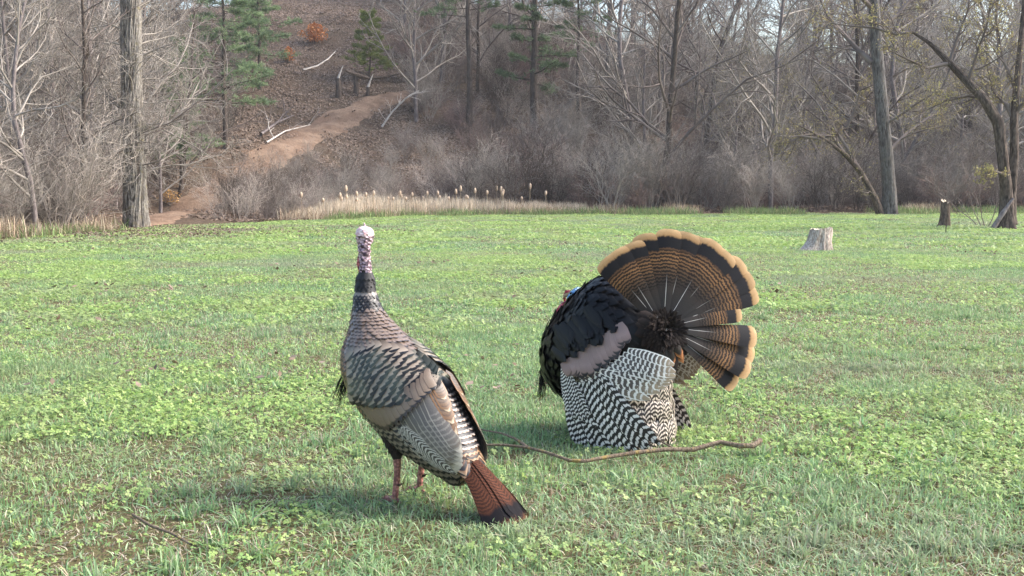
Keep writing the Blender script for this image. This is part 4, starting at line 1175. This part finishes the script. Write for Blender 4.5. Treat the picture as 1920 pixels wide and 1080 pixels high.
def leg(parent, foot, knee, r=.012):
    f = np.array(foot, float); k = np.array(knee, float)
    polys = [([tuple(k), tuple(k * .6 + f * .4 + [-.004, 0, 0]), tuple(f + [0, 0, .03]), tuple(f + [0.004, 0, .012])], [r * 1.25, r, r * .95, r * 1.1])]
    v, q = tubes(polys, 10)
    parts = [(v, q)]
    for (dx, dy, l) in ((1, 0, .085), (.86, .5, .07), (.86, -.5, .07), (-1, 0.1, .035)):
        p = [tuple(f + [0, 0, .014]), tuple(f + [dx * l * .5, dy * l * .5, .016]), tuple(f + [dx * l, dy * l, .007])]
        parts.append(tubes([(p, [r * .8, r * .6, r * .3])], 7))
    lg = link('leg', mesh_np('leg', *cat(parts), LEG_MAT), parent)
    s = f * .62 + k * .38
    v, q = tubes([([tuple(s), tuple(s + [-.02, 0, .004]), tuple(s + [-.034, 0, .012])], [.007, .005, .001])], 6)
    link('spur', mesh_np('spur', v, q, CLAW), lg)

# ------------------------------------------------------------------ turkey standing tall (seen from behind its left shoulder)
def turkey_standing():
    o = Vector((-0.383, 3.96, 0)); hd = math.atan2(.60, -.80)
    root = empty('wild_turkey', o, hd)
    tag(root, 'tall bronze turkey standing upright with neck stretched and tail folded down', 'turkey')
    M = (Matrix.Translation(o) @ Matrix.Rotation(hd, 4, 'Z')).inverted()
    h90 = math.pi / 2
    rows = [(.105, -.235, .02, .02), (.13, -.225, .07, .045), (.17, -.19, .125, .085), (.215, -.14, .165, .115), (.265, -.085, .192, .135), (.33, -.025, .21, .15), (.40, .03, .217, .155), (.47, .07, .208, .15),
            (.54, .115, .165, .13), (.60, .155, .102, .09), (.66, .187, .060, .058), (.70, .198, .045, .044), (.737, .205, .036, .035), (.77, .206, .030, .030), (.80, .205, .026, .026), (.838, .203, .021, .021)]
    body = Loft([(c, z, h90, F, S) for z, c, F, S in rows])
    # head and bare neck continue the same surface
    hrows = [(.785, .205, .024, .024), (.82, .203, .0235, .023), (.86, .204, .021, .0205), (.90, .208, .0215, .0205), (.925, .213, .026, .0235), (.948, .222, .037, .031), (.968, .226, .042, .0345), (.985, .225, .039, .032), (.996, .222, .026, .021), (1.0, .22, .004, .004)]
    headl = Loft([(c, z, h90, F, S) for z, c, F, S in hrows])
    for _ in range(0): pass
    skin = skin_mat('neck_skin', rgb(206, 176, 184), rgb(184, 156, 168), rgb(70, 52, 62))
    crown = skin_mat('crown_skin', rgb(246, 234, 230), rgb(240, 214, 214), rgb(214, 170, 176))
    v1, q1 = body.mesh_arrays(70, 48); v2, q2 = headl.mesh_arrays(90, 40)
    cz = v2[:, 2]
    wr = (vnoise(np.arctan2(v2[:, 1], v2[:, 0] - .205) * 5 + 20, cz * 260, 3) - .5) * .006 + (vnoise(v2[:, 0] * 170 + 90, cz * 140, 7) - .5) * .005
    cxy = np.stack([np.interp(cz, [r[0] for r in hrows], [r[1] for r in hrows]), np.zeros(len(cz))], -1)
    dirn = unit(v2[:, :2] - cxy); v2[:, :2] += dirn * (wr * np.clip((1.0 - cz) / .03, 0, 1))[:, None]
    def turn(v, full=False):      # the head looks away from the body's line
        v = np.asarray(v, float).copy(); a = -.90 * (1.0 if full else np.clip((v[:, 2] - .86) / .08, 0, 1)); x = v[:, 0] - .208
        v[:, 0], v[:, 1] = .208 + x * np.cos(a) - v[:, 1] * np.sin(a), x * np.sin(a) + v[:, 1] * np.cos(a)
        return v
    v2 = turn(v2)
    mi = np.concatenate([np.zeros(len(q1), int), np.where(v2[q2[:, 0], 2] > .962, 2, 1)])
    under = NT('body_down', .8, .2); under.color(rgb(52, 46, 44))
    v, q = cat([(v1, q1), (v2, q2)])
    link('body', mesh_np('body', v, q, [under.m, skin, crown], mat_idx=mi), root)
    bv, bq = tubes([([(.25, 0, .972), (.285, 0, .968), (.305, 0, .955)], [.014, .010, .002])], 10)
    link('beak', mesh_np('beak', turn(bv, True), bq, BEAK), root)
    for s in (-1, 1):
        ev, eq = tubes([([(.244, s * .024, .974), (.245, s * .029, .975), (.245, s * .032, .975)], [.006, .005, .0005])], 10)
        link('eye', mesh_np('eye', turn(ev, True), eq, EYE), root)
    sv, sq = tubes([([(.255, 0, .985), (.26, .004, 1.0), (.262, .006, 1.012)], [.006, .005, .001])], 8)
    link('snood', mesh_np('snood', turn(sv, True), sq, skin), root)
    wv, wq = tubes([([(.232, 0, .93), (.24, 0, .90), (.236, 0, .86), (.228, 0, .82)], [.008, .012, .011, .006])], 8)
    link('wattle', mesh_np('wattle', turn(wv), wq, skin_mat('wattle_skin', rgb(196, 110, 112), rgb(170, 84, 92), rgb(96, 44, 54))), root)
    # contour plumage
    rng = random.Random(77)
    G = {k: FM() for k in ('neck', 'collar', 'hackle', 'breast', 'scale', 'flank', 'rump', 'uptail')}
    uz = lambda z: float(np.interp(z, np.interp(body.t, body.t, body.T[:, 1]), body.t))
    z = .125; row = 0
    while z < .832:
        u = uz(z)
        c, F, S = [float(np.interp(u, body.t, body.T[:, i])) for i in (0, 3, 4)]
        circ = math.pi * (F + S)
        w = np.interp(z, [.15, .45, .56, .62, .8], [.046, .040, .030, .025, .016]); nf = max(10, int(circ / (w * .62)))
        for j in range(nf):
            th = (j + .5 * (row % 2) + rng.uniform(-.15, .15)) * 2 * math.pi / nf
            a = abs(((th + math.pi) % (2 * math.pi)) - math.pi)      # 0 breast .. pi back
            Lh = w * 1.75
            if z > .782: k = 'hackle'; Lh = .03
            elif z > .715: k = 'collar'; Lh = .045
            elif a > 2.35 and z < .50: k = 'rump' if z > .27 else 'uptail'; Lh = .085
            elif z < .44 and a < 2.35: k = 'flank' if (z < .36 or a > 1.0) else 'breast'
            elif a < 1.1: k = 'breast'
            elif z < .56: k = 'scale'
            else: k = 'neck'
            body.feather(G[k], u, th, Lh, w * rng.uniform(1.0, 1.25), .003, rng.uniform(.006, .012), rng.random(), 6, 3, .1, prof_blunt if k in ('scale', 'neck', 'rump', 'collar') else prof_round)
        z += np.interp(z, [.12, .45, .56, .62, .72, .8], [.021, .0175, .0135, .0115, .0105, .009]); row += 1
    mats = dict(neck=F_NECK, collar=F_COLLAR, hackle=F_HACKLE, breast=F_BREAST, scale=F_SCALE, flank=F_FLANK, rump=F_RUMP, uptail=F_UPTAIL)
    nm = dict(neck='neck_plumage', collar='collar_plumage', hackle='hackle_plumage', breast='breast_plumage', scale='shoulder_plumage', flank='flank_plumage', rump='rump_plumage', uptail='tail_covert_plumage')
    for k, fm in G.items():
        if fm.V: tag(link(nm[k], fm.mesh(nm[k], mats[k]), root), kind='stuff')
    # wings
    zz = np.array([r[0] for r in rows]); cc = np.array([r[1] for r in rows]); FF = np.array([r[2] for r in rows]); SS = np.array([r[3] for r in rows])
    def wing_y(f, z):
        c = np.interp(z, zz, cc); F = np.interp(z, zz, FF); S = np.interp(z, zz, SS)
        y = S * np.sqrt(np.clip(1 - ((f - c) / (F * 1.12)) ** 2, 0, 1)) + .004
        e = np.interp(z, [.1, .2, .3, .4, .5], [.045, .05, .04, .02, .01])
        return np.log(np.exp(y * 60) + np.exp(e * 60)) / 60
    W = Side(wing_y)
    def rowf(name, mat, bases, tips, n, w, o0, o1, sag=0.0, right=True, nst=7, nc=5, prof=prof_flight, s0=0.0, s1=1.0):
        for i in range(n):
            s = s0 + (s1 - s0) * i / max(1, n - 1)
            a = W.hit(M, *crv(bases, s)); b = W.hit(M, *crv(tips, s))
            wd = w if not callable(w) else w(s)
            for sd in ((1, -1) if right and not (name == 'greater_covert' and s > .75) else (1,)):
                fm = FM(); W.feather(fm, a, b, wd, o0 + .0012 * i, o1 + .0012 * i, rng.random(), nst, nc, .06, prof, sag, sd)
                link(name, fm.mesh(name, mat), root)
    rowf('primary_feather', F_PRIM_A, [(722, 792), (742, 800), (760, 800)], [(812, 862), (836, 880), (856, 885)], 7, .044, .001, .004)
    rowf('secondary_feather', F_SEC, [(752, 782), (772, 760), (795, 742)], [(858, 886), (868, 872), (866, 850)], 7, .05, .006, .009)
    rowf('tertial_feather', F_TERT, [(782, 735), (800, 716), (812, 704)], [(862, 848), (858, 822), (846, 790), (832, 752)], 6, .05, .010, .012)
    rowf('greater_covert', F_COPPER_A, [(660, 722), (690, 738), (720, 742), (750, 735), (778, 718), (800, 700)], [(716, 798), (733, 806), (752, 794), (772, 774), (792, 754), (812, 736)], 14, .036, .010, .015)
    # small covert scales in rows
    top = [(656, 655), (690, 640), (740, 646), (785, 666), (815, 688)]; bot = [(664, 735), (695, 744), (735, 744), (775, 728), (812, 706)]
    RW = FM(); NR = 11
    for r in range(NR):
        t = (r + .3) / NR
        nn = int(14 - 3 * t)
        for j in range(nn):
            s = (j + .5 * (r % 2) + rng.uniform(-.1, .1)) / nn
            if s > 1: continue
            p = np.array(crv(top, s)) * (1 - t) + np.array(crv(bot, s)) * t
            fl = np.array((7 + 9 * s, 22 - 2 * s)); fl = fl / np.linalg.norm(fl) * (24 + 12 * t)
            a = W.hit(M, *(p - fl * .35)); b = W.hit(M, *(p + fl * .75)); rn = rng.random()
            fm = FM(); W.feather(fm, a, b, .052 + .010 * t, .003 + .011 * t, .012 + .014 * t, rn, 6, 3, .07, prof_blunt)
            link('covert_feather', fm.mesh('covert_feather', F_SCALE), root)
            if s > .7: continue
            W.feather(RW, a, b, .052 + .010 * t, .003 + .011 * t, .012 + .014 * t, rn, 6, 3, .07, prof_blunt, 0, -1)
    tag(link('covert_plumage', RW.mesh('covert_plumage', F_SCALE), root), kind='stuff')
    # folded tail
    n = 14
    for i in range(n):
        s = (i - (n - 1) / 2) / ((n - 1) / 2)
        b0 = np.array((-.235, s * .028, .235 - abs(s) * .018)); tip = np.array((-.515 + .03 * abs(s), s * .10, .008 - abs(s) * .008))
        t = np.linspace(0, 1, 8)[:, None]; p = b0 + (tip - b0) * t + np.array((-.012, 0, .012)) * np.sin(t * math.pi)
        T = unit(np.gradient(p, axis=0)); nor = unit(np.array((-.62, s * .75, .60))); nor = np.tile(nor, (8, 1)); nor = unit(nor - T * np.sum(nor * T, -1, keepdims=True))
        p = p + nor * (.012 * (1 - abs(s)))
        fm = FM(); fm.add(p, np.cross(T, nor), nor, .066 * prof_tail(t[:, 0]), 5, .05, rng.random())
        link('tail_feather', fm.mesh('tail_feather', F_TAIL), root)
    for i in range(16):
        s = rng.uniform(-1, 1); q = rng.uniform(0, 1)
        b0 = np.array((-.2 - .05 * q, s * .05, .31 - .08 * q)); tip = b0 + np.array((-.085, s * .012, -.115))
        t = np.linspace(0, 1, 6)[:, None]; p = b0 + (tip - b0) * t; T = unit(np.gradient(p, axis=0)); nor = np.tile(unit(np.array((-.6, s * .7, .55))), (6, 1)); nor = unit(nor - T * np.sum(nor * T, -1, keepdims=True))
        p = p + nor * (.03 * (1 - abs(s) * .5) + .004 * i / 16)
        fm = FM(); fm.add(p, np.cross(T, nor), nor, .05 * prof_round(t[:, 0]), 5, .1, rng.random())
        link('tail_covert', fm.mesh('tail_covert', F_UPTAIL), root)
    # legs with feathered thighs
    for y, f in ((.075, -.005), (-.075, .01)):
        th = Loft([(f + .01, .33, -h90, .02, .02), (f + .0, .29, -h90, .06, .05), (f - .005, .235, -h90, .05, .040), (f - .008, .19, -h90, .027, .023), (f - .01, .165, -h90, .014, .013)])
        tv, tq = th.mesh_arrays(24, 20); tv = tv + [0, y, 0]
        fm = FM()
        for rI in range(9):
            for j in range(9):
                thf = FM(); th.feather(fm, .12 + rI * .082, (j + .5 * (rI % 2)) * .698, .045 - .0035 * rI, .028 - .002 * rI, .001, .005, rng.random(), 4, 3, .1, prof_round, 1)
        for k in range(len(fm.V)): fm.V[k] = fm.V[k] + np.array([0, y, 0])
        tt = link('thigh', mesh_np('thigh', tv, tq, under.m), root)
        tag(link('thigh_plumage', fm.mesh('thigh_plumage', F_DARKFLUFF), tt), kind='stuff')
        leg(root, (f, y * 1.0, 0.0), (f - .012, y, .185))
    v, q = strands(60, (.27, 0.02, .47), (.55, .12, -1), .17, .1, .0016, 3)
    tag(link('beard', mesh_np('beard', v, q, BEARD), root), kind='stuff')
turkey_standing()

# ------------------------------------------------------------------ turkey in full strut
def turkey_strutting():
    o = Vector((.485, 4.92, 0)); hd = math.atan2(.5, -.866)
    root = empty('wild_turkey', o, hd)
    tag(root, 'black turkey in full strut with tail fanned and barred wings drooped', 'turkey')
    M = (Matrix.Translation(o) @ Matrix.Rotation(hd, 4, 'Z')).inverted()
    rng = random.Random(99)
    rings = [(-.215, .47, 0, .012, .012), (-.20, .47, 0, .06, .06), (-.15, .46, 0, .13, .12), (-.09, .45, 0, .195, .17), (-.02, .44, 0, .255, .2), (.06, .43, 0, .300, .218), (.12, .42, 0, .297, .218),
             (.20, .405, 0, .245, .205), (.27, .385, 0, .195, .178), (.32, .375, 0, .155, .145), (.355, .365, 0, .11, .10), (.378, .36, 0, .055, .05), (.385, .36, 0, .008, .008)]
    body = Loft(rings)         # th=0 underside, pi back
    nk = Loft([(.20, .50, .9, .05, .05), (.255, .56, 1.3, .05, .045), (.285, .60, 1.7, .042, .038), (.285, .635, 1.9, .034, .030), (.27, .665, 1.6, .038, .031), (.262, .685, 1.5, .034, .028), (.26, .70, 1.5, .018, .015), (.26, .704, 1.5, .003, .003)])
    under = NT('strut_body_down', .8, .2); under.color(rgb(16, 14, 15))
    red = skin_mat('red_skin', rgb(190, 52, 70), rgb(214, 120, 130), rgb(110, 20, 36)); blue = skin_mat('blue_skin', rgb(110, 170, 214), rgb(206, 228, 236), rgb(60, 110, 170))
    v1, q1 = body.mesh_arrays(70, 48); v2, q2 = nk.mesh_arrays(40, 28)
    v2 = v2 + [-.035, -.03, -.02]
    mi = np.concatenate([np.zeros(len(q1), int), np.where(v2[q2[:, 0], 2] > .628, 2, 1)])
    v, q = cat([(v1, q1), (v2, q2)])
    link('body', mesh_np('body', v, q, [under.m, red, blue], mat_idx=mi), root)
    bv, bq = tubes([([(.26, -.03, .652), (.29, -.03, .642), (.305, -.03, .625)], [.013, .009, .002])], 10); link('beak', mesh_np('beak', bv, bq, BEAK), root)
    for s in (-1, 1):
        ev, eq = tubes([([(.248, -.03 + s * .024, .655), (.249, -.03 + s * .029, .656), (.249, -.03 + s * .032, .656)], [.006, .005, .0005])], 10); link('eye', mesh_np('eye', ev, eq, EYE), root)
    sv, sq = tubes([([(.265, -.03, .66), (.285, -.028, .66), (.30, -.04, .64), (.302, -.045, .60)], [.008, .008, .007, .004])], 8); link('snood', mesh_np('snood', sv, sq, red), root)
    wv, wq = tubes([([(.275, -.03, .615), (.30, -.02, .585), (.315, -.01, .56), (.31, -.01, .53)], [.012, .02, .02, .01])], 10); link('wattle', mesh_np('wattle', wv, wq, red), root)
    # black contour plumage, ruffled
    B = FM(); FL = FM(); d = .03; row = 0
    while d < body.len - .005:
        u = d / body.len
        Fz, Sy = [float(np.interp(u, body.t, body.T[:, i])) for i in (3, 4)]
        w = .048; nf = max(8, int(math.pi * (Fz + Sy) / (w * .6)))
        for j in range(nf):
            th = (j + .5 * (row % 2) + rng.uniform(-.2, .2)) * 2 * math.pi / nf
            a = abs(((th + math.pi) % (2 * math.pi)) - math.pi)
            f = float(np.interp(u, body.t, body.T[:, 0]))
            fm = B if (a > 1.25 or f > .2) else FL
            body.feather(fm, u, th, .08 * rng.uniform(.85, 1.15), w * rng.uniform(.85, 1.15), .002, rng.uniform(.012, .028), rng.random())
        d += .0225; row += 1
    tag(link('body_plumage', B.mesh('body_plumage', F_BLACK), root), kind='stuff')
    tag(link('flank_plumage', FL.mesh('flank_plumage', F_BARRED_BR), root), kind='stuff')
    # drooped wing
    def wing_y(f, z):
        y = .262 * np.sqrt(np.clip(1 - ((f - .06) / .44) ** 2, .02, 1)); return y * np.interp(z, [-.05, .12, .35, .5, .65], [.86, .98, 1.0, .93, .80])
    W = Side(wing_y)
    def rowf(name, mat, bases, tips, n, w, o0, o1, sag=0.0, stepo=.0012, right=True, prof=prof_flight, nst=9, nc=5):
        for i in range(n):
            s = i / max(1, n - 1); jt = 3.0 if name == 'greater_covert' else 5.0 if name == 'primary_feather' else 2.5
            a = W.hit(M, *crv(bases, s)); b = W.hit(M, *(np.array(crv(tips, s)) + [rng.gauss(0, jt * .6), rng.gauss(0, jt)])); wd = w(s) if callable(w) else w
            for sd in ((1, -1) if right else (1,)):
                fm = FM(); W.feather(fm, a, b, wd, o0 + stepo * i, o1 + stepo * i, rng.random(), nst, nc, .02, prof, sag, sd)
                link(name, fm.mesh(name, mat), root)
    rowf('primary_feather', F_BARRED, [(1066, 715), (1076, 716), (1090, 716), (1108, 712), (1130, 704)], [(1084, 832), (1112, 842), (1150, 848), (1196, 846), (1236, 822)], 13, .052, .004, .010, .006)
    rowf('barred_covert', F_BARRED, [(1056, 690), (1060, 694), (1066, 698), (1074, 703)], [(1064, 760), (1074, 775), (1090, 785), (1106, 780)], 7, .03, .010, .014)
    rowf('secondary_feather', F_LATTICE, [(1088, 712), (1105, 706), (1130, 692), (1155, 676), (1178, 656)], [(1196, 748), (1226, 738), (1250, 724), (1264, 706), (1262, 690)], 12, .046, .012, .016, -.004, .0006)
    rowf('greater_covert', F_COPPER, [(1056, 680), (1085, 660), (1115, 640), (1145, 620), (1165, 605)], [(1074, 702), (1098, 708), (1130, 694), (1160, 670), (1176, 640)], 17, .042, .012, .021, .0, .0005)
    for i in range(44):
        sx = rng.uniform(.14, 1); rw = (i % 4) / 3.0
        tp = np.array(crv([(1058, 690), (1088, 673), (1122, 653), (1158, 630)], sx)) + np.array((-1, -9)) * rw * 3.0 + np.array((rng.gauss(0, 3), -abs(rng.gauss(0, 5)) - 3))
        bs = tp + np.array((-26 + rng.gauss(0, 6), -30 + rng.gauss(0, 5)))
        a = W.hit(M, *bs); b = W.hit(M, *tp)
        for sd in (1, -1):
            fm = FM(); W.feather(fm, a, b, rng.uniform(.034, .05), .010 + .006 * rw, .026 + .012 * rng.random(), rng.random(), 6, 3, .12, prof_round, 0, sd); link('dark_covert', fm.mesh('dark_covert', F_BLACK), root)
    # rear flank feathers, barred, seen under the fan
    for i in range(84):
        ph = rng.uniform(-1.7, 1.15); rw = i % 3
        r0 = .16 + .03 * rng.random()
        y = math.sin(ph) * .2; f = -.07 - math.cos(ph) * .16
        z0 = .36 - .10 * rw + rng.uniform(-.02, .02); L = .17 * rng.uniform(.85, 1.2)
        t = np.linspace(0, 1, 7)[:, None]
        b0 = np.array((f + .03, y * .9, z0)); out_ = np.array((-math.cos(ph) * .045, math.sin(ph) * .03, 0))
        p = b0 + np.array((0, 0, -L)) * t + out_ * np.sin(t * 2.2) + out_ * .25 * (rw)
        T = unit(np.gradient(p, axis=0)); nor = np.tile(unit(np.array((-math.cos(ph), math.sin(ph), .15))), (7, 1)); nor = unit(nor - T * np.sum(nor * T, -1, keepdims=True))
        fm = FM(); fm.add(p, np.cross(T, nor), nor, .05 * prof_round(t[:, 0]), 5, .08, rng.random()); link('flank_feather', fm.mesh('flank_feather', F_BARRED_BR), root)
    # tail fan: facing back over the bird's left side
    cen_w = at(1243, 614, 4.75)
    nw = Vector((.22, -.95, .16)).normalized(); Uw = Vector((0, 0, 1)).cross(nw).normalized(); Uw = -Uw if Uw.x < 0 else Uw; Vw = nw.cross(Uw); Vw = -Vw if Vw.z < 0 else Vw
    M3 = M.to_3x3(); cen = np.array(M @ cen_w); n_ = np.array(M3 @ nw); U_ = np.array(M3 @ Uw); V_ = np.array(M3 @ Vw)
    fan = [(131, .395), (121, .40), (111, .405), (101.5, .415), (92, .425), (83, .43), (73.5, .445), (64, .455), (55, .46), (46, .465), (37, .47), (28, .47), (19, .465), (9.5, .45), (-9, .435), (-19, .435), (-30, .43), (-40, .415)]
    k = 12; t = np.linspace(0, 1, k)
    t = np.concatenate([np.linspace(0, .8, 6), [.86, .91, .95, .98, .993, 1.0]])
    us = np.linspace(-1, 1, 7)
    rag = 1 + .0 * us
    base = []
    for ti in t:
        for u_ in us: base.append((u_ * .5 * prof_tail(ti), ti - .007 * (u_ ** 2) * max(0, (ti - .8) / .2) + (.006 * math.sin(u_ * 9.0) * (ti > .97)), .08 * math.sin(ti * 2.4) * .35 - .10 * prof_tail(ti) * u_ ** 2 * .12 ))
    base = np.array(base)
    uv = np.stack([np.tile((us + 1) / 2, k), np.repeat(t, 7)], -1)
    fan_me = mesh_np('tail_feather', base, grid_quads(k, 7), F_TAILFAN, uv=uv, rnd=np.zeros(len(base)))
    for i, (ang, L) in enumerate(fan):
        a = math.radians(ang + rng.uniform(-1.6, 1.6)); dr = U_ * math.cos(a) + V_ * math.sin(a) + n_ * rng.uniform(-.02, .03); lt = np.cross(dr, n_); tw = .20 + rng.uniform(-.05, .05)
        lt2 = lt * math.cos(tw) + n_ * math.sin(tw); nn = np.cross(lt2, dr)
        st = cen + dr * .015 + n_ * (.0015 * i)
        Lx = L * (.80 if i == 13 else rng.uniform(.96, 1.02)) - .015; a += rng.uniform(-.035, .035); wf = (.12 if i < 10 else .104 if i < 13 else .096) * rng.uniform(.92, 1.06)
        mt = Matrix(((lt2[0] * wf, dr[0] * Lx, nn[0] * .35, st[0]), (lt2[1] * wf, dr[1] * Lx, nn[1] * .35, st[1]), (lt2[2] * wf, dr[2] * Lx, nn[2] * .35, st[2]), (0, 0, 0, 1)))
        f_ = link('tail_feather', fan_me, root); f_.matrix_local = mt
    # undertail fluff and orange tipped undertail coverts
    fl = FM()
    for i in range(420):
        a = rng.random() * 6.283; r_ = .075 * math.sqrt(rng.random()); c0 = cen + U_ * math.cos(a) * r_ + V_ * (math.sin(a) * r_ - .02) + n_ * (.012 + .05 * (1 - (r_ / .075) ** 2))
        dr = unit(U_ * math.cos(a) * (r_ / .06) + V_ * (math.sin(a) * (r_ / .06) - .25) + n_ * .35 + np.array([rng.gauss(0, .25) for _ in range(3)]))
        L = rng.uniform(.025, .05); tt = np.linspace(0, 1, 4)[:, None]; p = c0 + dr * L * tt; lat = unit(np.cross(dr, n_ + .01)); nor = np.cross(lat, dr)
        fl.add(p, np.tile(lat, (4, 1)), np.tile(nor, (4, 1)), .012 * prof_round(tt[:, 0]), 3, .1, rng.random())
    tag(link('undertail_fluff', fl.mesh('undertail_fluff', F_DARKFLUFF), root), kind='stuff')
    for i in range(34):
        a = math.radians(rng.uniform(140, 320)); r_ = rng.uniform(.02, .06); dr = unit(U_ * math.cos(a) + V_ * math.sin(a) + n_ * .12)
        c0 = cen + dr * r_ + n_ * (.02 + .03 * (1 - r_ / .06)); L = rng.uniform(.06, .095) * (1.5 if 255 < math.degrees(a) < 312 else 1)
        tt = np.linspace(0, 1, 6)[:, None]; p = c0 + dr * L * tt - n_ * .03 * tt ** 2
        lat = unit(np.cross(dr, n_)); fm = FM(); fm.add(p, np.tile(lat, (6, 1)), np.tile(n_, (6, 1)), .04 * prof_round(tt[:, 0]), 5, .12, rng.random())
        link('undertail_covert', fm.mesh('undertail_covert', F_UNDER if i % 3 == 0 else F_DARKFLUFF), root)
    for y in (.07, -.07): leg(root, (.0, y, 0), (-.01, y, .19))
    v, q = strands(90, (.365, .03, .34), (.12, .05, -1), .2, .06, .0018, 6)
    tag(link('beard', mesh_np('beard', v, q, BEARD), root), kind='stuff')
turkey_strutting()

# ------------------------------------------------------------------ faint air between the camera and the far woods
def air():
    x0, x1, y0, y1, z0, z1 = -140, 140, -12, 150, -3, 45
    v = [(x, y, z) for z in (z0, z1) for y in (y0, y1) for x in (x0, x1)]
    q = [(0, 2, 3, 1), (4, 5, 7, 6), (0, 1, 5, 4), (2, 6, 7, 3), (0, 4, 6, 2), (1, 3, 7, 5)]
    m = bpy.data.materials.new('haze'); m.use_nodes = True; n = m.node_tree.nodes
    n.remove(n['Principled BSDF'])
    pv = n.new('ShaderNodeVolumePrincipled'); pv.inputs['Color'].default_value = (.92, .92, .94, 1); pv.inputs['Density'].default_value = .0005
    m.node_tree.links.new(pv.outputs[0], n['Material Output'].inputs['Volume'])
    tag(link('haze', mesh_np('haze', v, q, m, smooth=False)), 'thin pale air over the field and woods', 'haze', kind='stuff')
air()
